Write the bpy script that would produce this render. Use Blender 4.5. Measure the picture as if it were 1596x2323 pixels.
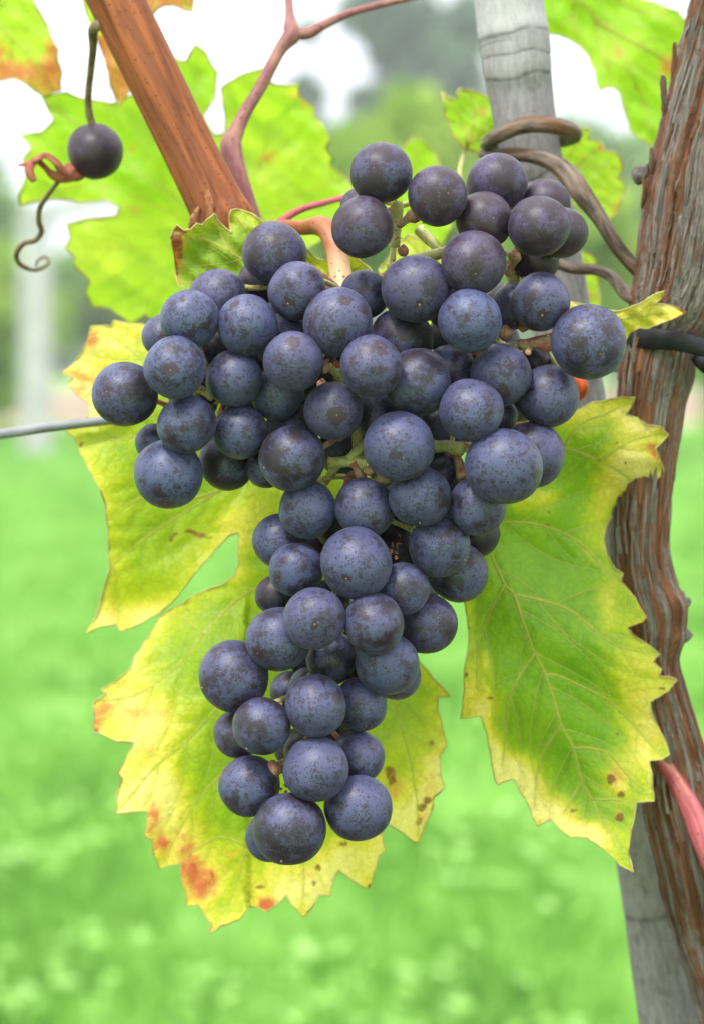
import bpy, math, random
import numpy as np
from mathutils import Vector, Matrix, Quaternion, noise
from mathutils.geometry import delaunay_2d_cdt
from mathutils.kdtree import KDTree

random.seed(7); RNG = np.random.default_rng(7)
for _o in list(bpy.data.objects): bpy.data.objects.remove(_o)
SC = bpy.context.scene
COL = SC.collection

# ------------------------------------------------------------------ camera
CAM_D, CAM_H, PITCH = 0.60, 0.90, math.radians(3.71)
K = 0.172 / 1596.0                      # metres per photo unit at the bunch
cam_d = bpy.data.cameras.new('camera')
cam = bpy.data.objects.new('camera', cam_d); COL.objects.link(cam)
cam.location = (0, -CAM_D, CAM_H)
cam.rotation_euler = (math.radians(90) - PITCH, 0, 0)
cam_d.sensor_fit = 'HORIZONTAL'; cam_d.sensor_width = 24.0
cam_d.lens = 24.0 * CAM_D / 0.172
cam_d.clip_start = 0.02; cam_d.clip_end = 900
cam_d.dof.use_dof = True; cam_d.dof.focus_distance = 0.592; cam_d.dof.aperture_fstop = 12.5
cam_d.dof.aperture_blades = 0
SC.camera = cam

# ------------------------------------------------------------------ world, sun, exposure
SUN_EL, SUN_AZ = math.radians(52), math.radians(-142)     # soft light from high, left and behind the camera
W = bpy.data.worlds.new('World'); SC.world = W; W.use_nodes = True
wn = W.node_tree; wn.nodes.clear()
w_out = wn.nodes.new('ShaderNodeOutputWorld'); w_bg = wn.nodes.new('ShaderNodeBackground')
w_sky = wn.nodes.new('ShaderNodeTexSky'); w_sky.sky_type = 'NISHITA'; w_sky.sun_disc = False
w_sky.sun_elevation = SUN_EL; w_sky.sun_rotation = SUN_AZ
w_mix = wn.nodes.new('ShaderNodeMix'); w_mix.data_type = 'RGBA'
w_mix.inputs[0].default_value = 0.86                      # thin bright overcast in front of the blue
w_tc = wn.nodes.new('ShaderNodeTexCoord'); w_sep = wn.nodes.new('ShaderNodeSeparateXYZ')   # overcast cloud, brighter towards the zenith
w_map = wn.nodes.new('ShaderNodeMapRange'); w_map.inputs[1].default_value = 0.0; w_map.inputs[2].default_value = 1.0
w_map.inputs[3].default_value = 0.95; w_map.inputs[4].default_value = 1.75
w_col = wn.nodes.new('ShaderNodeVectorMath'); w_col.operation = 'SCALE'; w_col.inputs[0].default_value = (9.6, 9.9, 10.3)
wn.links.new(w_tc.outputs['Generated'], w_sep.inputs[0]); wn.links.new(w_sep.outputs[2], w_map.inputs[0])
wn.links.new(w_map.outputs[0], w_col.inputs[3]); wn.links.new(w_col.outputs[0], w_mix.inputs[7])
wn.links.new(w_sky.outputs[0], w_mix.inputs[6])
wn.links.new(w_mix.outputs[2], w_bg.inputs[0]); w_bg.inputs[1].default_value = 0.080
wn.links.new(w_bg.outputs[0], w_out.inputs[0])
sd = bpy.data.lights.new('sun', 'SUN'); sd.energy = 1.5; sd.angle = math.radians(11); sd.color = (1.0, 0.965, 0.91)
sun = bpy.data.objects.new('sun', sd); COL.objects.link(sun)
_s = Vector((-0.30, -0.52, 0.90)).normalized()
sun.rotation_euler = _s.to_track_quat('Z', 'Y').to_euler(); sun.location = (0, 0, 6)
SC.view_settings.view_transform = 'Standard'; SC.view_settings.look = 'None'
SC.view_settings.gamma = 1; SC.view_settings.exposure = 1.34
SC.view_settings.use_curve_mapping = False
SC.cycles.max_bounces = 8; SC.cycles.transmission_bounces = 6; SC.cycles.diffuse_bounces = 4

# ------------------------------------------------------------------ helpers
CP, SP = math.cos(PITCH), math.sin(PITCH)
def P(px, py, y):
    """the place at distance y behind the bunch's plane that lies in the direction (px, py) of the photo"""
    u = (px - 798) * K / CAM_D; v = -(py - 1161.5) * K / CAM_D
    dy = CP + v * SP; dz = -SP + v * CP
    t = (y + CAM_D) / dy
    return Vector((u * t, -CAM_D + dy * t, CAM_H + dz * t))
def PA(px, py, y):
    u = (px - 798) * K / CAM_D; v = -(py - 1161.5) * K / CAM_D
    dy = CP + v * SP; dz = -SP + v * CP
    t = (y + CAM_D) / dy
    return np.stack([u * t, -CAM_D + dy * t, CAM_H + dz * t], -1)
def S(y): return K * (y + CAM_D) / CAM_D       # metres per photo unit at depth y

WL = {}
def tag(o, label=None, cat=None, group=None, kind=None):
    if label: o['label'] = label
    if cat: o['category'] = cat
    if group: o['group'] = group
    if kind: o['kind'] = kind
    return o
def empty(name, loc):
    o = bpy.data.objects.new(name, None); COL.objects.link(o); o.location = loc
    o.empty_display_size = 0.02; WL[o.name] = Vector(loc); return o
def link_obj(name, me, loc, parent=None):
    o = bpy.data.objects.new(name, me); COL.objects.link(o)
    if parent is not None:
        o.parent = parent; o.location = Vector(loc) - WL[parent.name]
    else: o.location = loc
    WL[o.name] = Vector(loc); return o
def mesh_from(name, V, F, mat, attrs=None, smooth=True):
    me = bpy.data.meshes.new(name)
    V = np.asarray(V, dtype=np.float32)
    if isinstance(F, np.ndarray):
        n, k = F.shape
        me.vertices.add(len(V)); me.vertices.foreach_set('co', V.ravel())
        me.loops.add(n * k); me.loops.foreach_set('vertex_index', F.astype(np.int32).ravel())
        me.polygons.add(n); me.polygons.foreach_set('loop_start', np.arange(0, n * k, k, dtype=np.int32))
        me.update(calc_edges=True); me.validate()
    else:
        me.from_pydata(V.tolist(), [], F)
    if attrs:
        for an, av in attrs.items():
            av = np.asarray(av, dtype=np.float32)
            if av.ndim == 1:
                a = me.attributes.new(an, 'FLOAT', 'POINT'); a.data.foreach_set('value', av)
            else:
                a = me.attributes.new(an, 'FLOAT_VECTOR', 'POINT'); a.data.foreach_set('vector', av.ravel())
    if smooth: me.polygons.foreach_set('use_smooth', [True] * len(me.polygons))
    if mat: me.materials.append(mat)
    me.update(); return me
def part(name, V, F, mat, parent=None, attrs=None, smooth=True, origin=None):
    V = np.asarray(V, dtype=np.float64)
    if origin is None: origin = (V.min(0) + V.max(0)) / 2
    me = mesh_from(name, V - np.array(origin), F, mat, attrs, smooth)
    return link_obj(name, me, Vector(origin), parent)

def catmull(pts, n):
    """resample control rows (any width) by a Catmull-Rom spline, n samples"""
    p = np.asarray(pts, dtype=float)
    p = np.vstack([2 * p[0] - p[1], p, 2 * p[-1] - p[-2]])
    segs = len(p) - 3
    t = np.linspace(0, segs - 1e-6, n); i = t.astype(int); f = (t - i)[:, None]
    a, b, c, d = p[i], p[i + 1], p[i + 2], p[i + 3]
    return 0.5 * (2 * b + (c - a) * f + (2 * a - 5 * b + 4 * c - d) * f ** 2 + (-a + 3 * b - 3 * c + d) * f ** 3)
def tube(path, rad, nseg=10, disp=None, cap=True, flat=1.0):
    """returns V, F, tc along a path of world points; disp(theta, s, r) -> radius offset"""
    path = np.asarray(path, dtype=float); n = len(path)
    rad = np.broadcast_to(np.asarray(rad, dtype=float), (n,))
    T = np.gradient(path, axis=0); T /= np.linalg.norm(T, axis=1)[:, None] + 1e-12
    L = np.concatenate([[0], np.cumsum(np.linalg.norm(np.diff(path, axis=0), axis=1))])
    ref = np.array([0, 1.0, 0]) if abs(T[0][1]) < 0.9 else np.array([1.0, 0, 0])
    N = np.cross(T[0], ref); N /= np.linalg.norm(N)
    th = np.linspace(0, 2 * np.pi, nseg, endpoint=False)
    V = []; TC = []
    for i in range(n):
        N = N - T[i] * np.dot(N, T[i]); N /= np.linalg.norm(N); B = np.cross(T[i], N)
        r = np.full(nseg, rad[i])
        if disp is not None: r = r + disp(th, L[i], rad[i])
        V.append(path[i] + np.outer(np.cos(th) * r, N) + np.outer(np.sin(th) * r * flat, B))
        TC.append(np.stack([np.cos(th) * rad[i], np.sin(th) * rad[i], np.full(nseg, L[i])], -1))
    V = np.vstack(V); TC = np.vstack(TC)
    F = []
    for i in range(n - 1):
        for j in range(nseg):
            k = (j + 1) % nseg
            F.append((i * nseg + j, i * nseg + k, (i + 1) * nseg + k, (i + 1) * nseg + j))
    if cap:
        F.append(tuple(range(nseg))[::-1]); F.append(tuple((n - 1) * nseg + j for j in range(nseg)))
    return V, F, TC
def px_tube(rows, n, nseg=10, disp=None, **kw):
    """rows of (px, py, y, radius in photo units)"""
    r = catmull(rows, n)
    path = np.array([P(a, b, c) for a, b, c, _ in r]); rad = np.array([q * S(c) for _, _, c, q in r])
    return tube(path, rad, nseg, disp, **kw)
def join(geos):
    V = []; F = []; T = []; k = 0
    for v, f, t in geos:
        V.append(v); T.append(t); F += [tuple(i + k for i in g) for g in f]; k += len(v)
    return np.vstack(V), F, np.vstack(T)

# ------------------------------------------------------------------ materials
class NB:
    def __init__(s, name):
        s.m = bpy.data.materials.new(name); s.m.use_nodes = True; s.t = s.m.node_tree; s.t.nodes.clear()
        s.out = s.t.nodes.new('ShaderNodeOutputMaterial')
    def n(s, typ, **kw):
        x = s.t.nodes.new(typ)
        for k, v in kw.items(): setattr(x, k, v)
        return x
    def put(s, sock, v):
        if isinstance(v, (int, float)): sock.default_value = v
        elif isinstance(v, tuple):
            sock.default_value = v if len(v) == len(sock.default_value) else (*v, 1)
        else: s.t.links.new(v, sock)
    def coord(s): return s.n('ShaderNodeTexCoord').outputs['Object']
    def attr(s, name, fac=True, typ='GEOMETRY'):
        a = s.n('ShaderNodeAttribute', attribute_name=name, attribute_type=typ)
        return a.outputs['Fac'] if fac else a.outputs['Vector']
    def vm(s, op, a, b=None):
        x = s.n('ShaderNodeVectorMath', operation=op); s.put(x.inputs[0], a)
        if b is not None:
            if op == 'SCALE': s.put(x.inputs[3], b)
            else: s.put(x.inputs[1], b)
        return x.outputs['Value'] if op in ('LENGTH', 'DOT_PRODUCT', 'DISTANCE') else x.outputs[0]
    def noise(s, v, scale, detail=4, rough=0.55, dist=0.0, color=False):
        x = s.n('ShaderNodeTexNoise'); s.put(x.inputs['Vector'], v); s.put(x.inputs['Scale'], scale)
        x.inputs['Detail'].default_value = detail; x.inputs['Roughness'].default_value = rough
        x.inputs['Distortion'].default_value = dist
        return x.outputs[1 if color else 0]
    def vor(s, v, scale, feature='F1', rand=1.0, out=0):
        x = s.n('ShaderNodeTexVoronoi', feature=feature); s.put(x.inputs['Vector'], v); s.put(x.inputs['Scale'], scale)
        x.inputs['Randomness'].default_value = rand; return x.outputs[out]
    def math(s, op, a, b=0.0, c=None):
        x = s.n('ShaderNodeMath', operation=op); s.put(x.inputs[0], a); s.put(x.inputs[1], b)
        if c is not None: s.put(x.inputs[2], c)
        return x.outputs[0]
    def step(s, v, lo, hi, a=0.0, b=1.0):
        x = s.n('ShaderNodeMapRange', interpolation_type='SMOOTHSTEP'); s.put(x.inputs[0], v)
        for i, q in enumerate((lo, hi, a, b)): s.put(x.inputs[i + 1], q)
        return x.outputs[0]
    def mix(s, f, a, b, blend='MIX'):
        x = s.n('ShaderNodeMix', data_type='RGBA', blend_type=blend, clamp_factor=True)
        s.put(x.inputs[0], f); s.put(x.inputs[6], a); s.put(x.inputs[7], b); return x.outputs[2]
    def ramp(s, f, stops, interp='LINEAR'):
        x = s.n('ShaderNodeValToRGB'); cr = x.color_ramp; cr.interpolation = interp
        while len(cr.elements) < len(stops): cr.elements.new(0.5)
        for e, (p, c) in zip(cr.elements, stops): e.position = p; e.color = (*c, 1)
        s.put(x.inputs[0], f); return x.outputs[0]
    def bump(s, h, strength, dist, prev=None):
        x = s.n('ShaderNodeBump'); s.put(x.inputs['Height'], h); s.put(x.inputs['Strength'], strength)
        x.inputs['Distance'].default_value = dist
        if prev is not None: s.put(x.inputs['Normal'], prev)
        return x.outputs[0]
    def bsdf(s, col, rough=0.6, spec=0.4, nrm=None, **kw):
        x = s.n('ShaderNodeBsdfPrincipled'); s.put(x.inputs['Base Color'], col); s.put(x.inputs['Roughness'], rough)
        s.put(x.inputs['Specular IOR Level'], spec)
        if nrm is not None: s.put(x.inputs['Normal'], nrm)
        for k, v in kw.items(): s.put(x.inputs[k.replace('_', ' ')], v)
        return x.outputs[0]
    def done(s, sh): s.t.links.new(sh, s.out.inputs[0]); return s.m

def mat_grape():
    b = NB('grape_skin'); co = b.coord()
    rnd = b.n('ShaderNodeObjectInfo').outputs['Random']
    off = b.vm('SCALE', (31.7, 17.3, 53.9), rnd)
    v = b.vm('ADD', co, off)
    bloom = b.attr('bloom', typ='OBJECT'); hue = b.attr('hue', typ='OBJECT'); patch = b.attr('patch', typ='OBJECT')
    # bloom: waxy pale blue, uneven, mottled
    m1 = b.noise(v, 1.3, 3, 0.5); m2 = b.noise(v, 5.0, 6, 0.68, 0.4); m3 = b.noise(v, 22, 5, 0.7)
    rim_n = b.noise(v, 9.0, 4, 0.75)
    q = b.math('ADD', b.math('MULTIPLY', m1, 1.15), b.math('MULTIPLY', m2, 0.75)); q = b.math('SUBTRACT', q, 0.20)
    q = b.math('ADD', q, b.math('MULTIPLY', m3, 0.70)); q = b.math('SUBTRACT', q, 0.21)
    q = b.math('ADD', q, b.math('MULTIPLY', bloom, 0.55))
    waxy = b.step(q, 1.09, 1.36)
    skin = b.mix(hue, (0.016, 0.011, 0.019), (0.050, 0.012, 0.024))
    wax = b.mix(hue, (0.034, 0.043, 0.108), (0.046, 0.030, 0.070))
    wax = b.mix(b.noise(v, 2.2, 3), wax, b.mix(hue, (0.096, 0.114, 0.232), (0.088, 0.062, 0.125)))
    dull = b.mix(b.noise(v, 3.1, 4), (0.010, 0.008, 0.016), (0.027, 0.019, 0.029))
    dull = b.mix(b.math('MULTIPLY', hue, 0.75), dull, b.mix(m1, (0.022, 0.010, 0.017), (0.060, 0.024, 0.036)))
    c = b.mix(b.math('MULTIPLY', waxy, 0.95), dull, wax)
    # rubbed patches with a crisp ragged edge
    big = b.math('ADD', b.noise(v, 1.55, 2, 0.4, 0.3), b.math('MULTIPLY', b.noise(v, 7.5, 5, 0.7), 0.20))
    thr = b.math('SUBTRACT', 0.90, b.math('MULTIPLY', patch, 0.17))
    rub = b.step(big, thr, b.math('ADD', thr, 0.012))
    rubcol = b.mix(b.noise(v, 6, 4), skin, (0.042, 0.031, 0.041))
    c = b.mix(b.math('MULTIPLY', rub, 0.82), c, rubcol)
    # mid flecks
    fl = b.math('ADD', b.noise(v, 8.5, 5, 0.66), b.math('MULTIPLY', b.noise(v, 2.0, 2), 0.45))
    fm = b.step(fl, b.math('SUBTRACT', 0.80, b.math('MULTIPLY', patch, 0.06)), 0.825)
    c = b.mix(b.math('MULTIPLY', fm, 0.8), c, b.mix(m1, (0.014, 0.011, 0.017), (0.034, 0.026, 0.038)))
    # fine dark specks, two sizes
    for sc, lo, hi, cut, amt in ((3.4, 0.05, 0.12, 0.45, 0.85), (5.6, 0.16, 0.28, 0.36, 1.0), (10.0, 0.20, 0.38, 0.40, 0.95)):
        vo = b.n('ShaderNodeTexVoronoi'); b.put(vo.inputs['Vector'], b.vm('ADD', v, (sc, 1.3, 2.7))); vo.inputs['Scale'].default_value = sc
        gate = b.step(b.vm('DOT_PRODUCT', vo.outputs['Color'], (1.0, 0, 0)), cut, cut + 0.02)
        d = b.math('ADD', vo.outputs['Distance'], b.math('MULTIPLY', b.noise(v, 40, 2), 0.03))
        dens = b.step(b.noise(v, sc * 0.22, 2), 0.38, 0.56, 0.35, 1.0)
        d = b.math('ADD', d, b.math('MULTIPLY', b.vm('DOT_PRODUCT', vo.outputs['Color'], (0, 0.16, 0)), 1.0))
        sp = b.math('MULTIPLY', b.math('MULTIPLY', b.math('MULTIPLY', b.step(d, hi + 0.04, lo), gate), amt), dens)
        c = b.mix(sp, c, (0.010, 0.007, 0.010))
    # pale dust specks
    vo = b.n('ShaderNodeTexVoronoi'); b.put(vo.inputs['Vector'], b.vm('ADD', v, (5.0, 9.3, 2.7))); vo.inputs['Scale'].default_value = 11
    gate = b.step(b.vm('DOT_PRODUCT', vo.outputs['Color'], (0, 1.0, 0)), 0.80, 0.82)
    c = b.mix(b.math('MULTIPLY', b.math('MULTIPLY', b.step(vo.outputs['Distance'], 0.13, 0.05), gate), 0.7), c, (0.40, 0.42, 0.48))
    # scratches rubbed in the bloom
    sv = b.n('ShaderNodeMapping'); b.put(sv.inputs['Vector'], v); sv.inputs['Scale'].default_value = (1.2, 9.0, 3.0); sv.inputs['Rotation'].default_value = (0.5, 0.9, 0.3)
    scr = b.noise(sv.outputs[0], 2.2, 3, 0.5, 1.4)
    lin = b.step(b.math('ABSOLUTE', b.math('SUBTRACT', scr, 0.5)), 0.010, 0.003)
    area = b.step(b.noise(v, 1.0, 1), 0.52, 0.62)
    c = b.mix(b.math('MULTIPLY', b.math('MULTIPLY', lin, area), 0.65), c, (0.020, 0.016, 0.030))
    # bare, reddish-brown skin round the blossom end
    pole = b.vm('DISTANCE', co, (0, 0, -1.0))
    pm = b.math('ADD', pole, b.math('MULTIPLY', b.math('SUBTRACT', b.noise(v, 5.5, 3), 0.5), 0.55))
    psz = b.attr('scar', typ='OBJECT')
    c = b.mix(b.math('MULTIPLY', b.step(pm, b.math('ADD', psz, 0.02), psz), 0.85), c, b.mix(m1, (0.022, 0.014, 0.018), (0.050, 0.022, 0.030)))
    bumpn = b.bump(b.math('ADD', m3, b.math('MULTIPLY', waxy, 0.5)), 0.06, 0.0006)
    rough = b.math('SUBTRACT', 0.46, b.math('MULTIPLY', rub, 0.08))
    sh = b.bsdf(c, rough, 0.45, bumpn, Sheen_Weight=0.04, Sheen_Roughness=0.45, Sheen_Tint=(0.75, 0.82, 1.0))
    return b.done(sh)

def mat_leaf(name, green=(0.120, 0.290, 0.010), trans=0.38, red=(0.52, 0.085, 0.035), cell=420, fine=1.0, gloss=0.42, stops=None):
    b = NB(name); co = b.coord()
    age, redA, brA, vein = (b.attr(k) for k in ('age', 'redness', 'brown', 'vein'))
    n1 = b.noise(co, 75, 5, 0.6); n2 = b.noise(co, 330, 5, 0.65); n3 = b.noise(co, 1300, 3, 0.6)
    a = b.math('ADD', age, b.math('MULTIPLY', b.math('SUBTRACT', n1, 0.5), 0.55))
    a = b.math('ADD', a, b.math('MULTIPLY', b.math('SUBTRACT', n2, 0.5), 0.32 * fine))
    edge = b.vor(b.vm('ADD', co, b.vm('SCALE', b.noise(co, 420, 3, color=True), 0.0022)), cell, 'DISTANCE_TO_EDGE')
    net = b.step(edge, 0.0, 0.11, 1.0, 0.0)
    a = b.math('SUBTRACT', a, b.math('MULTIPLY', net, 0.045 * fine))
    g2 = tuple(min(1, x) for x in (green[0] * 2.1, green[1] * 1.45, green[2] * 1.7))
    c = b.ramp(a, stops or [(0.0, green), (0.34, g2), (0.56, (0.48, 0.54, 0.020)), (0.80, (0.78, 0.66, 0.085)), (1.0, (0.86, 0.74, 0.21))])
    c = b.mix(b.math('MULTIPLY', net, 0.12 * fine), c, tuple(x * 0.6 for x in green))
    c = b.mix(b.math('MULTIPLY', n3, 0.25 * fine), c, b.mix(0.5, c, green), 'MIX')
    r = b.math('ADD', b.math('MULTIPLY', redA, 0.98), b.math('MULTIPLY', b.math('SUBTRACT', n1, 0.5), 0.9))
    r = b.math('ADD', r, b.math('MULTIPLY', b.math('SUBTRACT', n2, 0.5), 1.5)); r = b.math('ADD', r, b.math('MULTIPLY', b.math('SUBTRACT', n3, 0.5), 0.6))
    rf = b.math('MULTIPLY', b.step(r, 0.36, 1.05), b.step(redA, 0.03, 0.2))
    halo = b.math('MULTIPLY', b.step(r, 0.12, 0.75), b.step(redA, 0.02, 0.15))
    c = b.mix(b.math('MULTIPLY', halo, 0.75), c, (0.74, 0.36, 0.07))
    c = b.mix(b.math('MULTIPLY', rf, 0.85), c, red)
    fr = b.math('MULTIPLY', b.step(b.noise(co, 780, 3, 0.6), 0.63, 0.69), b.math('MULTIPLY', b.step(age, 0.45, 0.85), b.step(n1, 0.42, 0.60)))
    c = b.mix(b.math('MULTIPLY', fr, 0.55), c, (0.30, 0.12, 0.025))
    br = b.math('ADD', brA, b.math('MULTIPLY', b.math('SUBTRACT', n2, 0.5), 1.3))
    bf = b.math('MULTIPLY', b.step(br, 0.44, 0.70), b.step(brA, 0.04, 0.16))
    c = b.mix(b.math('MULTIPLY', bf, 0.85), c, b.mix(n3, (0.10, 0.028, 0.010), (0.30, 0.10, 0.025)))
    c = b.mix(b.math('MULTIPLY', vein, 0.55), c, (0.56, 0.58, 0.08))
    h = b.math('ADD', b.math('MULTIPLY', b.step(edge, 0.0, 0.22), 0.6), b.math('MULTIPLY', n3, 0.35))
    nr = b.bump(h, 0.35, 0.0005)
    pr = b.bsdf(c, gloss, 0.32, nr)
    tr = b.n('ShaderNodeBsdfTranslucent'); b.put(tr.inputs[0], b.mix(1.0, c, (1.0, 0.98, 0.75), 'MULTIPLY')); b.put(tr.inputs['Normal'], nr)
    mx = b.n('ShaderNodeMixShader'); mx.inputs[0].default_value = trans
    b.t.links.new(pr, mx.inputs[1]); b.t.links.new(tr.outputs[0], mx.inputs[2])
    return b.done(mx.outputs[0])

def mat_simple(name, c0, c1, scale, rough=0.6, spec=0.3, bump=0.3, bd=0.0005, stretch=None, detail=5, trans=0.0, c2=None, dots=None, attrcol=None):
    """two or three tone procedural surface; stretch uses the tube coordinate tc (fibres along the length)"""
    b = NB(name)
    if stretch:
        mp = b.n('ShaderNodeMapping'); b.put(mp.inputs['Vector'], b.attr('tc', False)); mp.inputs['Scale'].default_value = (1, 1, stretch); co = mp.outputs[0]
    else: co = b.coord()
    n = b.noise(co, scale, detail, 0.62, 0.3); n2 = b.noise(co, scale * 4.3, 4, 0.6)
    c = b.mix(b.step(n, 0.33, 0.67), c0, c1)
    if c2: c = b.mix(b.step(b.noise(co, scale * 0.7, 3), 0.52, 0.66), c, c2)
    if attrcol: c = b.mix(b.attr('grad'), c, b.mix(b.step(n, 0.35, 0.65), attrcol, tuple(x * 0.72 for x in attrcol)))
    c = b.mix(0.35, c, b.mix(n2, (0.25, 0.25, 0.25), (1, 1, 1)), 'MULTIPLY')
    if dots:
        vo = b.n('ShaderNodeTexVoronoi'); b.put(vo.inputs['Vector'], b.attr('tc', False) if stretch else b.coord()); vo.inputs['Scale'].default_value = dots[0]
        gate = b.step(b.vm('DOT_PRODUCT', vo.outputs['Color'], (1.0, 0, 0)), 0.45, 0.5)
        c = b.mix(b.math('MULTIPLY', b.math('MULTIPLY', b.step(vo.outputs['Distance'], 0.30, 0.16), gate), 0.85), c, dots[1])
    nr = b.bump(b.math('ADD', n, b.math('MULTIPLY', n2, 0.4)), bump, bd)
    sh = b.bsdf(c, rough, spec, nr)
    if trans:
        tr = b.n('ShaderNodeBsdfTranslucent'); b.put(tr.inputs[0], c)
        mx = b.n('ShaderNodeMixShader'); mx.inputs[0].default_value = trans
        b.t.links.new(sh, mx.inputs[1]); b.t.links.new(tr.outputs[0], mx.inputs[2]); sh = mx.outputs[0]
    return b.done(sh)

def mat_bark():
    b = NB('vine_bark'); mp = b.n('ShaderNodeMapping'); b.put(mp.inputs['Vector'], b.attr('tc', False)); mp.inputs['Scale'].default_value = (1, 1, 0.032)
    co = mp.outputs[0]; ht = b.attr('ridge'); rd = b.attr('rust')
    f1 = b.noise(co, 900, 6, 0.74, 0.0); f2 = b.noise(co, 2600, 4, 0.7); f3 = b.noise(b.attr('tc', False), 260, 5, 0.65); f4 = b.noise(b.attr('tc', False), 1100, 3, 0.7)
    grey = b.mix(b.step(f2, .3, .7), (0.105, 0.080, 0.064), (0.40, 0.355, 0.315))
    rust = b.mix(b.step(f1, .3, .7), (0.075, 0.028, 0.013), (0.380, 0.170, 0.085))
    k = b.math('ADD', b.math('ADD', rd, b.math('MULTIPLY', b.math('SUBTRACT', f1, 0.5), 1.3)), b.math('MULTIPLY', b.math('SUBTRACT', f3, 0.5), 1.2))
    c = b.mix(b.step(k, 0.25, 0.85), grey, rust)
    c = b.mix(b.step(b.math('ADD', ht, b.math('MULTIPLY', b.math('SUBTRACT', f1, 0.5), 0.7)), 0.46, 0.12), c, (0.022, 0.013, 0.010))
    c = b.mix(b.math('MULTIPLY', b.step(f4, 0.60, 0.72), 0.5), c, (0.12, 0.085, 0.07))
    nr = b.bump(b.math('ADD', f1, b.math('MULTIPLY', f2, 0.6)), 1.0, 0.0022)
    return b.done(b.bsdf(c, 0.85, 0.2, nr))

def mat_stake():
    b = NB('weathered_stake_wood'); tc = b.attr('tc', False)
    mp = b.n('ShaderNodeMapping'); b.put(mp.inputs['Vector'], tc); mp.inputs['Scale'].default_value = (1, 1, 0.22)
    f1 = b.noise(mp.outputs[0], 700, 6, 0.68, 0.2); f2 = b.noise(tc, 190, 5, 0.6); f3 = b.noise(mp.outputs[0], 1300, 3, 0.6)
    c = b.mix(b.step(f1, 0.3, 0.7), (0.190, 0.178, 0.178), (0.300, 0.285, 0.285))
    c = b.mix(b.math('MULTIPLY', b.step(f2, 0.55, 0.7), 0.5), c, (0.115, 0.098, 0.088))
    c = b.mix(b.attr('pale'), c, b.mix(f1, (0.30, 0.29, 0.29), (0.60, 0.59, 0.60)))
    f4 = b.noise(tc, 1300, 4, 0.7); c = b.mix(b.math('MULTIPLY', b.step(f4, 0.56, 0.68), 0.45), c, (0.10, 0.088, 0.080))
    c = b.mix(b.attr('groove'), c, (0.045, 0.038, 0.034))
    nr = b.bump(b.math('ADD', f1, b.math('MULTIPLY', f3, 0.5)), 0.10, 0.0004)
    return b.done(b.bsdf(c, 0.72, 0.25, nr))

def mat_blade():
    b = NB('grass_blades'); t = b.attr('tone')
    c = b.ramp(t, [(0.0, (0.110, 0.260, 0.038)), (0.45, (0.215, 0.450, 0.075)), (0.75, (0.310, 0.570, 0.120)), (1.0, (0.42, 0.64, 0.22))])
    pr = b.bsdf(c, 0.55, 0.2); tr = b.n('ShaderNodeBsdfTranslucent'); b.put(tr.inputs[0], c)
    mx = b.n('ShaderNodeMixShader'); mx.inputs[0].default_value = 0.35
    b.t.links.new(pr, mx.inputs[1]); b.t.links.new(tr.outputs[0], mx.inputs[2]); return b.done(mx.outputs[0])

def mat_ground():
    b = NB('meadow_ground'); co = b.coord()
    n = b.noise(co, 0.55, 5, 0.6); n2 = b.noise(co, 4.5, 5, 0.65)
    c = b.mix(b.step(n2, 0.3, 0.7), (0.150, 0.330, 0.050), (0.230, 0.440, 0.085))
    c = b.mix(b.math('MULTIPLY', b.step(n, 0.45, 0.65), 0.45), c, (0.27, 0.46, 0.08))
    return b.done(b.bsdf(c, 0.9, 0.1, b.bump(n2, 0.4, 0.02)))

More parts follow.
